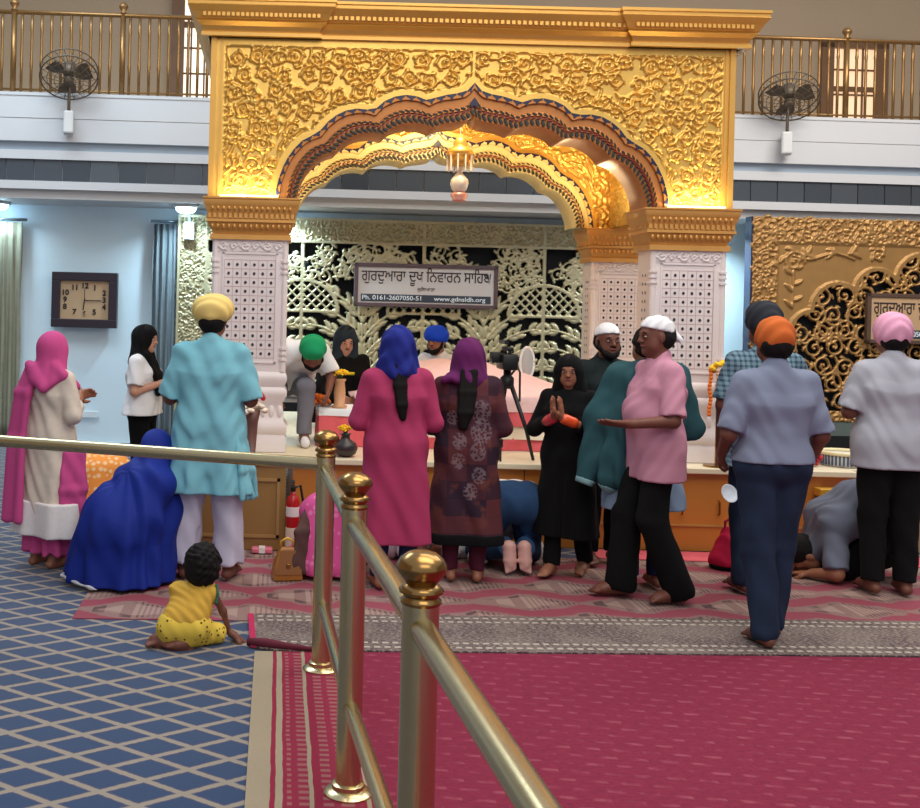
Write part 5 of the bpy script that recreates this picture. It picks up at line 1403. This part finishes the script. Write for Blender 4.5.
# ---- 5 toddler
s5 = 1.0
p = Person(feetc(188, 646), 0, 'toddler in yellow top and spotted yellow trousers crawling on the blue carpet', 1.7, dict(pel=(-.02, 0, .105), wai=(.0, .03, .17), che=(.02, .05, .22), nec=(.035, .07, .275), hd=(.055, .085, .37), shR=(.108, .06, .255), elR=(.16, .09, .15), wrR=(.195, .10, .045), shL=(-.065, .07, .255), elL=(-.075, .15, .15), wrL=(-.05, .2, .045),
    hipR=(.03, 0, .09), hipL=(-.07, 0, .09), knR=(.13, .07, .05), knL=(-.02, .16, .05), anR=(-.03, -.035, .03), anL=(-.14, -.01, .035), toR=(-.11, -.055, .022), toL=(-.19, -.03, .022)), M_skin_d, .42, h=.0045, hs=.84, hands={'R': dict(dir=(.6, .2, -.45), palm=(0, 0, -1), curl=.1)})
p.sc = .42
def B(S_):
    J = p.J
    S_.cone(J['pel'] + V3(-.035, 0, .03), J['wai'] + V3(-.03, 0, 0), .074, .068, .04); S_.cone(J['pel'] + V3(.035, 0, .03), J['wai'] + V3(.03, 0, 0), .074, .07, .04)
    S_.cone(J['wai'] + V3(-.025, 0, 0), J['che'] + V3(-.03, 0, 0), .07, .064, .04); S_.cone(J['wai'] + V3(.025, 0, 0), J['che'] + V3(.03, 0, 0), .07, .064, .04)
    S_.cone(J['shL'], J['shR'] + V3(-.012, 0, 0), .042, .042, .04); S_.cone(J['che'], J['nec'] + V3(0, 0, -.012), .056, .042, .03)
p.part('sleeveless_top', C_yellow, B, both(crease(.0025, 60), crease(.002, 90, 1)), [(V3(0, 0, .095), V3(0, 0, -1))])
p.part('armhole_trim', cloth('green_white_trim', (58, 110, 92)), lambda S_: S_.chain([p.J['shR'] + q for q in (V3(.022, -.035, -.045), V3(.03, -.03, -.005), V3(.02, -.012, .032), V3(.02, .03, .02), V3(.025, .04, -.03), V3(.022, -.0, -.06), V3(.022, -.035, -.045))], [.007] * 7, .005))
def B(S_):
    J = p.J
    S_.cone(J['hipL'] + V3(-.005, -.01, .01), J['hipR'] + V3(.0, -.01, .01), .078, .074, .03)
    S_.cone(J['hipR'], J['knR'], .066, .046, .03); S_.cone(J['hipL'], J['knL'], .066, .046, .03)
    S_.cone(J['knR'], J['anR'] + V3(.03, .01, .01), .044, .036, .03); S_.cone(J['knL'], J['anL'] + V3(.03, 0, .01), .044, .036, .03)
p.part('spotted_trousers', spots('yellow_spotted_cotton', (222, 190, 76), (86, 70, 34), 38, .2, .6), B, crease(.003, 50), [(V3(0, 0, .004), V3(0, 0, -1))])
p.part('hair', M_hair, lambda S_: (S_.ell(p.H((0, -.014, .035)), (.09, .098, .09), None, .02), S_.ell(p.H((0, -.04, -.03)), (.08, .066, .066), None, .03), S_.ell(p.H((0, .11, -.03)), (.06, .06, .07), None, 0, sub=True)), lumps(.009, 85), h=.0045)
p.face()
# ---- 6 man with green turban, seated on a low bench on the podium, bowed forward
sit = dict(pel=(0, -.1, .47), wai=(-.03, .06, .60), che=(-.07, .20, .70), nec=(-.13, .33, .75), hd=(-.17, .41, .735), shR=(.10, .22, .76), shL=(-.25, .22, .74), elR=(.27, .3, .52), elL=(-.33, .22, .55), wrR=(.15, .45, .40), wrL=(-.30, .36, .44),
    hipR=(.09, -.08, .46), hipL=(-.09, -.08, .46), knR=(.13, .33, .46), knL=(-.13, .33, .46), anR=(.12, .32, .085), anL=(-.12, .32, .085), toR=(.13, .46, .025), toL=(-.13, .46, .025))
xg = .09
p = Person((xg, 8.72, PODZ + .001), PI, 'man in white shirt and green turban bowing forward beside the coral covered table', 1.66, sit, M_skin_d, 1.0, head=(0, .75, 0), h=.009)
p.trousers(C_greypants, .014, .02, .02); p.shirt(C_white, 0, .85, .02, skirt=False, disp=crease(.008, 24)); p.turban(C_green, (.105, .118, .085), .06, -.005, .35, 60); p.face(beard=M_hair)
p.part('shoe', C_white, lambda S_: [S_.cone(p.J['an' + q] + V3(0, -.02, -.03), p.J['to' + q] + V3(0, 0, .012), .045, .036, .02) for q in 'LR'], None, [(V3(0, 0, .002), V3(0, 0, -1))])
bn = empty('bench', (xg - .03, 8.88, PODZ + .0005), 'low white cloth covered bench under the man with the green turban', 'bench')
for q in ((-.16, -.08), (.14, -.08), (-.16, .1), (.14, .1)): MB().bbox((q[0] - .02, q[1] - .02, 0), (q[0] + .02, q[1] + .02, .3), .004).build('leg', M_wood2, bn)
MB().bbox((-.2, -.12, .3), (.18, .16, .335), .01).build('seat', M_whitecloth, bn)
# ---- 7 woman in black seated behind the table, 11 attendant in white with blue turban: both cross-legged
cross = dict(pel=(0, 0, .12), wai=(0, .02, .27), che=(0, .03, .44), nec=(0, .03, .62), hd=(0, .07, .75), shR=(.165, .02, .565), shL=(-.165, .02, .565), elR=(.22, .1, .32), elL=(-.22, .1, .32), wrR=(.1, .28, .26), wrL=(-.1, .28, .26),
    hipR=(.09, .02, .11), hipL=(-.09, .02, .11), knR=(.32, .26, .1), knL=(-.32, .26, .1), anR=(-.08, .3, .06), anL=(.08, .36, .06), toR=(-.2, .32, .04), toL=(.2, .38, .04))
p = Person((P(343, 400, 10.05).x, 10.05, PODZ + .02), PI + .15, 'woman in black top with dark headscarf seated behind the coral covered table', 1.7, cross, M_skin_l, .95, head=(0, .35, 0), h=.009)
p.trousers(C_black, .014, .02); p.shirt(C_black, 0, 1.9, .016, skirt=False); p.hair(M_hair); p.face(); p.headscarf(cloth('dark_slate_scarf', (38, 50, 60)), .05)
p.part('chest_print', cloth('yellow_print', (206, 190, 40)), lambda S_: strip(S_, [p.J['che'] + V3(-.06, .118, .015), p.J['che'] + V3(.06, .118, .015)], [(0, 0, .014)] * 2, .006, 2), h=.005)
p = Person((P(441, 350, 10.38).x, 10.38, PODZ + .02), 2.4, 'attendant in white with a bright blue turban seated behind the rose mound', 1.7, dict(cross, hd=(0, .08, .76)), M_skin, 1.05, head=(0, .1, 0), h=.01)
p.trousers(C_white, .02, .02); p.shirt(C_white, 0, 1.8, .022, skirt=False); p.turban(C_blue, (.112, .124, .088), .06, -.005, .35, 60); p.face(beard=M_hair)
# ---- kneeling bows
bow = dict(pel=(0, .16, .42), wai=(0, .32, .42), che=(0, .46, .30), nec=(0, .565, .19), hd=(0, .62, .12), shR=(.165, .50, .24), shL=(-.165, .50, .24), elR=(.25, .52, .06), elL=(-.25, .52, .06), wrR=(.14, .62, .035), wrL=(-.14, .62, .035),
    hipR=(.095, .15, .38), hipL=(-.095, .15, .38), knR=(.12, .40, .08), knL=(-.12, .40, .08), anR=(.05, .05, .17), anL=(-.05, .05, .17), toR=(.05, .0, .03), toL=(-.05, .0, .03))
FL = {'R': dict(palm=(0, 0, -1), curl=.05), 'L': dict(palm=(0, 0, -1), curl=.05)}
def bowed(u, v, yaw, label, H, skin, top, pants, girth=1.0, hair=True, J=None, topg=.018, frac=1.9, cutw=True, **kw):
    p = Person(feet(u, v), yaw, label, H, dict(bow, **(J or {})), skin, girth, head=(0, 1.25, 0), hands=FL, h=.0075)
    p.trousers(pants, .018, .024, .04); J_ = p.J; c_ = J_['pel'] * .75 + J_['wai'] * .25; n_ = nrm(J_['pel'] - J_['wai'] + V3(0, -.0, -.05)); p.shirt(top, 0, frac, topg, skirt=False, collar=False, hemcut=[(c_, n_)] if cutw else ())
    if hair: p.hair(M_hair)
    return p
# 12 jeans man with soles showing
p = bowed(518, 575, .05, 'man in blue jeans bowing to the floor with pale soles showing', 1.66, M_sole, C_white, C_denim2, 1.1, J=dict(hipR=(.10, .17, .40), hipL=(-.10, .17, .40), pel=(0, .17, .44), knR=(.17, .38, .08), knL=(-.17, .38, .08)))
p.cap(C_white, False)
# 8 young worshipper in pink print
p = bowed(327, 577, -.1, 'person in pink printed kameez bowing to the floor beside the tan handbag', 1.5, M_skin, spots('pink_white_print', (214, 84, 146), (226, 122, 172), 22, .3), C_pink, .95, hair=False, cutw=False)
p.part('kameez_back', spots('pink_white_print_skirt', (214, 84, 146), (226, 122, 172), 22, .3), lambda S_: [S_.cone((sd * .06, .12, .38), (sd * .075, .02, .06), .115, .12, .05) for sd in (-1, 1)], vfold(.01, 9, 0, .4, 0, 0, .1), [(V3(0, 0, .02), V3(0, 0, -1))])
p.part('dark_dupatta', cloth('brown_dupatta', (84, 58, 54)), lambda S_: strip(S_, [(-.11, .12, .44), (-.155, -.04, .28), (-.17, -.09, .04)], [(.03, .02, 0), (.05, .03, 0), (.07, .04, 0)], .016, 3), crease(.005, 40))
p.headscarf(C_pink)
# bowing figure in white between the raspberry and the patchwork dress
p = bowed(429, 573, .0, 'person in white bowing to the floor, glimpsed between the raspberry and patchwork dresses', 1.4, M_skin, C_white, C_white, .9, hair=False); p.headscarf(C_white)
# kneeling figure in orange beyond the sari
p = bowed(108, 554, .35, 'person in peach orange print bowing beyond the royal blue sari', 1.62, M_skin, spots('peach_orange_print', (236, 150, 70), (240, 200, 150), 26, .36), spots('peach_orange_salwar', (236, 150, 70), (240, 200, 150), 26, .36), 1.05, hair=False, J=dict(pel=(0, .16, .52), wai=(0, .3, .55), che=(0, .46, .48), hipR=(.095, .15, .48), hipL=(-.095, .15, .48)), cutw=False); p.headscarf(cloth('peach_scarf', (238, 176, 110)))
p.part('kameez_back', bpy.data.materials['peach_orange_print'], lambda S_: [S_.cone((sd * .06, .13, .5), (sd * .075, .03, .2), .125, .13, .05) for sd in (-1, 1)], vfold(.01, 9, 0, .4, 0, 0, .1), [(V3(0, 0, .16), V3(0, 0, -1))])
# 20 man bowing to the left at the right
p = bowed(906, 578, PI / 2 - .1, 'man in slate grey shirt and black trousers bowing to the floor at the right', 1.72, M_skin, C_greyshirt, C_black, 1.1, frac=.9, J=dict(pel=(0, .14, .44), wai=(0, .30, .47), che=(0, .46, .34), hipR=(.1, .12, .40), hipL=(-.1, .12, .40), knR=(.12, .42, .08), knL=(-.12, .42, .08)))
# ---- 9 woman in raspberry kameez
ELB = dict(PRAY, elR=(.25, .0, 1.09), elL=(-.25, .0, 1.09))
p = Person(feet(392, 587), .05, 'woman in raspberry kameez and indigo headscarf standing at the centre', 1.525, ELB, M_skin, .98)
p.trousers(C_navy, .012, .018)
p.shirt(C_crim, .27, 1.8, .017, name='kameez', flare=.03, disp=both(vfold(.006, 6, .2, .9), crease(.005, 24)))
p.headscarf(C_indigo, -.01, disp=both(crease(.008, 36), crease(.005, 50, 2)), vol=1.04)
p.part('long_hair', M_hair, lambda S_: (strip(S_, [p.J['nec'] + V3(0, -.085, .03), p.J['che'] + V3(.0, -.115, .06), p.J['che'] + V3(.012, -.125, -.05), p.J['wai'] + V3(.02, -.12, .03)], [(.05, 0, 0), (.05, 0, 0), (.035, 0, 0), (.006, 0, 0)], .017, 4, .012)), vfold(.004, 22, -1, 2))
# ---- 10 woman in patchwork tunic
p = Person(feet(463, 580), -.1, 'woman in dark patchwork tunic and purple headscarf standing at the centre', 1.465, ELB, M_skin, 1.02)
p.trousers(C_maroon, .012, .014)
pm = patchwork()
p.shirt(pm, .29, 1.75, .018, name='tunic', flare=.035, disp=both(vfold(.006, 6, .2, .9), crease(.005, 24)))
p.part('tunic_hem', C_black, lambda S_: [S_.cone(V3(sd * .1 * p.g, 0, .27), V3(sd * .1 * p.g, 0, .34), .155, .15, .06) for sd in (-1, 1)], vfold(.006, 6, .2, .9), [(V3(0, 0, .235), V3(0, 0, -1)), (V3(0, 0, .30), V3(0, 0, 1))])
p.headscarf(C_purple, .0, extra=lambda S_: strip(S_, [p.J['nec'] + V3(-.08, -.05, -.01), p.J['shL'] + V3(.03, -.05, .045), p.J['shL'] + V3(.02, .06, .0)], [(.0, .1, .02), (.05, .08, 0), (.06, .06, 0)], .02, 4), vol=1.0)
p.part('long_hair', M_hair, lambda S_: (strip(S_, [p.J['nec'] + V3(0, -.085, .03), p.J['che'] + V3(-.01, -.12, .06), p.J['che'] + V3(-.02, -.13, -.06), p.J['wai'] + V3(-.03, -.125, .0)], [(.07, 0, 0), (.075, 0, 0), (.06, 0, 0), (.015, 0, 0)], .019, 5, .012)), vfold(.004, 22, -1, 2))
# ---- 13 woman in black
p = Person(feet(565, 575), 2.55, 'woman in a long black kameez walking with palms joined and red bangles', 1.375, dict(PRAY, elR=(.265, .03, 1.12), elL=(-.265, .03, 1.12), wrR=(.03, .25, 1.24), wrL=(-.03, .25, 1.24), anR=(.09, .06, .085), toR=(.1, .23, .025), anL=(-.09, -.18, .10), toL=(-.1, -.02, .025), knL=(-.09, -.02, .5)), M_skin, .95, head=(.25, .12, 0), hands={'R': dict(dir=(0, .35, 1), palm=(-1, 0, 0), curl=.06), 'L': dict(dir=(0, .35, 1), palm=(1, 0, 0), curl=.06)})
p.trousers(C_black, .02, .022)
p.shirt(C_black, .25, 1.55, .014, name='kameez', flare=.035, disp=both(vfold(.010, 8, .2, .9), crease(.004, 24)))
p.hair(M_hair); p.face(); p.headscarf(C_black, .06, vol=.97)
for sd, c in (('R', (214, 50, 66)), ('L', (226, 84, 40))):
    a = p.J['wr' + sd]; d = nrm(p.J['el' + sd] - a)
    p.part('bangles', mat('bangle_' + sd, c, .3, var=.3, vs=60), lambda S_: [S_.cone(a + d * (.02 + .012 * i), a + d * (.024 + .012 * i), .033, .033, .004) for i in range(6)], h=.006)
# ---- 14 bearded man with white cap
p = Person(feet(601, 562), PI + .12, 'bearded man in dark shirt and white cap facing the room behind the teal shawl', 1.575, None, M_skin_d, 1.0, head=(.05, .05, 0))
p.trousers(C_black); p.shirt(C_blackgreen, .78, 1.9, .018); p.cap(C_white); p.hair(M_hair, (.081, .1, .085), .01, -.03); p.face(beard=M_hair)
# ---- 16 person under the teal shawl
p = Person(feet(641, 587), .15, 'dark haired person under a fringed teal shawl behind the man in pink shirt', 1.56, dict(elR=(.27, .02, 1.12), wrR=(.1, .2, 1.05), elL=(-.27, .02, 1.12), wrL=(-.1, .2, 1.05)), M_skin, 1.05)
p.trousers(C_navy, .015, .02); p.shirt(C_skyb, .48, 1.9, .018, name='kurta', flare=.04)
p.hair(M_hair, (.092, .108, .1), .036, -.024, disp=lumps(.008, 60))
def B(S_):
    J = p.J
    S_.cone(J['nec'] + V3(0, -.02, -.04), J['shR'] + V3(.02, 0, 0), .085, .085, .06); S_.cone(J['nec'] + V3(0, -.02, -.04), J['shL'] + V3(-.02, 0, 0), .085, .085, .06)
    S_.cone(J['shR'] + V3(.02, 0, 0), J['elR'] + V3(.04, -.02, -.06), .08, .085, .06); S_.cone(J['shL'] + V3(-.02, 0, 0), J['elL'] + V3(-.03, 0, .0), .08, .09, .06)
    S_.cone(J['elL'] + V3(-.03, 0, .0), V3(-.37, .0, .64), .085, .05, .05); S_.cone(V3(-.14, -.08, 1.05), V3(-.23, -.06, .68), .1, .09, .06); S_.cone(J['che'] + V3(-.08, -.05, 0), J['wai'] + V3(-.1, -.05, 0), .12, .12, .06)
    S_.cone(J['che'] + V3(.08, -.05, 0), J['wai'] + V3(.1, -.04, 0), .12, .13, .06)
sl_n = nrm((-.35, 0, -1))
p.part('shawl', C_teal, B, both(vfold(.016, 16, .4, 1.5), crease(.006, 30)), [(V3(-.3, 0, .60), sl_n)])
p.part('shawl_border', cloth('pale_teal_fringe', (120, 156, 160)), lambda S_: (B(S_), [S_.p.__setitem__(i, (q[0], q[1], q[2], q[3] + .004, q[4] + .004, q[5], q[6])) for i, q in enumerate(S_.p)]), both(vfold(.012, 16, .4, 1.5), crease(.006, 30)), [(V3(-.3, 0, .595), sl_n), (V3(-.3, 0, .595) - sl_n * .035, -sl_n)])
# ---- 15 man in pale pink shirt
p = Person(feet(652, 599), PI / 2 + .12, 'man in pale pink shirt and white cap striding left with one arm held out', 1.63, dict(elL=(-.25, .02, 1.10), wrL=(-.24, .29, 1.08), elR=(.235, -.12, 1.14), wrR=(.24, -.05, .89), knL=(-.09, .06, .5), anL=(-.09, -.12, .085), toL=(-.11, .06, .025), knR=(.09, .13, .5), anR=(.09, .16, .085), toR=(.11, .33, .025)), M_skin_d, 1.0, head=(.0, .05, 0), hands={'L': dict(dir=(0, 1, .05), palm=(.4, 0, 1), curl=.12)})
p.trousers(C_black, .006, .055, -.12, crease(.005, 22)); p.shirt(C_pinkshirt, .70, .92, .017, flare=.012, belly=.012, puff=1.15, disp=both(crease(.004, 24), crease(.003, 46, 1))); p.cap(C_white); p.hair(M_hair, (.08, .099, .085), .008, -.028); p.face()
# ---- 18 man in checked shirt, 17 man in grey blue shirt
HANG = dict(elR=(.25, -.03, 1.13), wrR=(.19, .16, .98), elL=(-.25, -.03, 1.13), wrL=(-.19, .16, .98))
p = Person(feet(758, 592), 0, 'man in teal checked shirt and dark turban mostly hidden behind the orange turban', 1.70, dict(HANG, elL=(-.245, -.02, 1.12), wrL=(-.22, .07, .86)), M_skin_d, 1.02)
p.trousers(C_denim, .018, .034, -.1); p.shirt(checks(), .76, .9, .018); p.turban(cloth('dark_navy_turban_cloth', (40, 44, 52)), (.102, .122, .105), .06, -.01, .4, 55); p.hair(M_hair, (.08, .1, .08), .0, -.025)
w18 = p
p = Person(feet(768, 643), .06, 'man in grey blue shirt, dark jeans and orange turban walking away on the runner', 1.63, dict(elR=(.25, -.02, 1.10), wrR=(.24, .12, .9), elL=(-.25, -.02, 1.10), wrL=(-.2, .16, .98), anL=(-.05, -.06, .085), knL=(-.065, .0, .5), toL=(-.06, .1, .025), anR=(.06, .08, .10), knR=(.075, .06, .51), toR=(.07, .24, .025)), M_skin_d, .99, wide=1.0)
p.trousers(C_denim, .018, .034, -.1, both(vfold(.003, 7, .1, .9), crease(.006, 20))); p.shirt(C_greyblue, .92, .93, .016, puff=1.12, flare=.0, disp=both(crease(.004, 22), crease(.003, 46, 1)))
p.turban(C_orange, (.094, .112, .098), .04, -.012, .3, 52); p.hair(M_hair, (.082, .1, .085), -.01, -.02)
# ---- 19 man in light grey shirt
p = Person(feet(887, 593), -.12, 'man in light grey shirt, black trousers and pale pink turban standing at the right', 1.655, dict(PRAY, elR=(.25, -.0, 1.12), elL=(-.25, -.0, 1.12)), M_skin_d, 1.08)
p.trousers(C_black, .018, .026); p.shirt(C_lightgrey, .76, .93, .018, puff=1.12, flare=.005, disp=both(crease(.004, 22), crease(.003, 46, 1)))
p.turban(C_pinkturban, (.108, .122, .112), .05, -.008, .6, 62); p.hair(M_hair, (.08, .098, .075), -.01, -.02)
# ================================================================= small things on the floor
hbp = feet(288, 575)
hb = empty('handbag', (hbp[0] - .01, hbp[1] - .08, .0185), 'tan leather handbag with gold clasp standing on the rose rug', 'handbag', rz=.2)
M_tan = mat('tan_leather', (156, 98, 34), .4, var=.15, vs=20)
MB().rings([(.085, .05, 0), (.088, .052, .01), (.075, .042, .1), (.045, .022, .18), (.04, .016, .19)]).build('bag_body', M_tan, hb, auto=60)
MB().add([(-.08, -.056, .035), (.08, -.056, .035), (.045, -.03, .175), (-.045, -.03, .175), (-.08, -.05, .035), (.08, -.05, .035), (.045, -.022, .175), (-.045, -.022, .175)], [(0, 1, 2, 3), (4, 7, 6, 5), (0, 4, 5, 1), (1, 5, 6, 2), (2, 6, 7, 3), (3, 7, 4, 0)]).build('flap', mat('dark_tan_leather', (132, 80, 28), .4), hb)
b = MB(); b.tube([(-.04, 0, .18), (-.038, 0, .225), (0, 0, .245), (.038, 0, .225), (.04, 0, .18)], .008, 8); b.build('handle', mat('golden_handle', (206, 158, 52), .35, .4), hb, smooth=True)
MB().bbox((-.012, -.055, .075), (.012, -.042, .1), .003).build('clasp', M_brass2, hb)
rbp = feet(727, 569)
rb = empty('red_bag', (rbp[0], rbp[1] + .05, .0185), 'crimson cloth bag on the rug before the podium beside the jeans', 'bag')
def sdfobj(name, m, build, parent=None, disp=None, cuts=(), h=.007):
    S_ = SDF(); build(S_); return link(name, S_.mesh(name, h, disp, cuts), m, parent, smooth=True)
sdfobj('bag_body', cloth('crimson_bag_cloth', (186, 24, 66)), lambda S_: (S_.cone((0, 0, .05), (.03, 0, .22), .10, .05, .05), S_.cone((.05, 0, .05), (.05, 0, .16), .09, .07, .05)), rb, crease(.006, 40), [(V3(0, 0, .022), V3(0, 0, -1))])
sdfobj('bag_base', C_black, lambda S_: S_.cone((0, 0, .025), (.05, 0, .025), .095, .09, .02), rb, None, [(V3(0, 0, .0), V3(0, 0, -1)), (V3(0, 0, .026), V3(0, 0, 1))])
sdfobj('bag_strap', cloth('crimson_strap', (160, 20, 56)), lambda S_: S_.chain([(.0, 0, .24), (.0, 0, .3), (.04, 0, .33), (.07, 0, .28), (.06, 0, .22)], [.009] * 5, .005), rb)
q = feet(478, 564)
tag(sdfobj('cloth_bundle', C_white, lambda S_: (S_.ell((0, 0, .05), (.07, .06, .055), None, .03), S_.ell((.03, .02, .09), (.045, .04, .04), None, .03)), None, crease(.008, 50), [(V3(0, 0, .002), V3(0, 0, -1))]), 'white cloth bundle on the rug beside the patchwork tunic', 'cloth').location = q
q = G(262, 552, .02)
sw = empty('packet', (q.x, q.y, .0185), 'small pink and white striped packet on the rug before the tan chest', 'packet')
MB().bbox((-.07, -.04, 0), (.07, .04, .035), .008).build('wrapper', mat('pink_white_wrapper', (232, 120, 140), .4, var=.4, vs=25), sw); MB().box((-.02, -.041, .002), (.02, .041, .0365)).build('band', mat('white_wrapper_band', (236, 232, 230), .4), sw)
# paper plate carried by the man in the checked shirt
q = P(728, 494, 6.5)
pl = MB().lathe([(.02, 0), (.05, .002), (.07, .018), (.078, .02), (.07, .012), (.05, -.003), (.02, -.004)], 28)
pl.v = [(x * .72, y * .72, z * .8) for x, y, z in pl.v]
tag(pl.build('paper_plate', mat('white_paper', (214, 224, 234), .5), smooth=True), 'white paper plate held at the side of the man in checked shirt', 'plate'); o = bpy.data.objects[[k for k in bpy.data.objects.keys() if k.startswith('paper_plate')][0]]
o.location = (q.x, 6.5, q.z); o.rotation_euler = (1.05, .55, 0)
# ================================================================= light
w = bpy.data.worlds.new('hall_ambient'); S.world = w; w.use_nodes = True
w.node_tree.nodes['Background'].inputs[0].default_value = (.80, .86, 1.0, 1); w.node_tree.nodes['Background'].inputs[1].default_value = .55
def area(name, loc, rot, sx, sy, e, col):
    lt = bpy.data.lights.new(name, 'AREA'); lt.shape = 'RECTANGLE'; lt.size = sx; lt.size_y = sy; lt.energy = e; lt.color = col
    o = bpy.data.objects.new(name, lt); COL.objects.link(o); o.location = loc; o.rotation_euler = rot; return o
area('overhead_fill_front', (2, 2.5, 6.8), (0.15, 0, 0), 5, 3, 220, (1, .93, .82))  # added overhead fill for the hall, no lamp body
area('overhead_fill_mid', (3.5, 6.0, 6.8), (.1, 0, 0), 6, 2, 160, (1, .92, .8))  # second added fill, above the worshippers
area('overhead_fill_back', (-3, 9.5, 6.5), (0, 0, 0), 3, 3, 230, (.75, .9, 1))  # cool fill added to brighten the far left wall
area('overhead_fill_rear', (1.5, -2.5, 6.2), (1.0, 0, 0), 5, 2.5, 120, (1, .95, .88))  # added behind the camera to light backs and the podium front
area('overhead_fill_right', (6.6, 8.8, 6.6), (.35, 0, 0), 3, 2, 210, (1, .95, .86))  # warm fill added to brighten the right of the balcony
S.view_settings.view_transform = 'Standard'; S.view_settings.look = 'None'; S.view_settings.gamma = 1; S.view_settings.exposure = 0.13
S.view_settings.use_curve_mapping = False
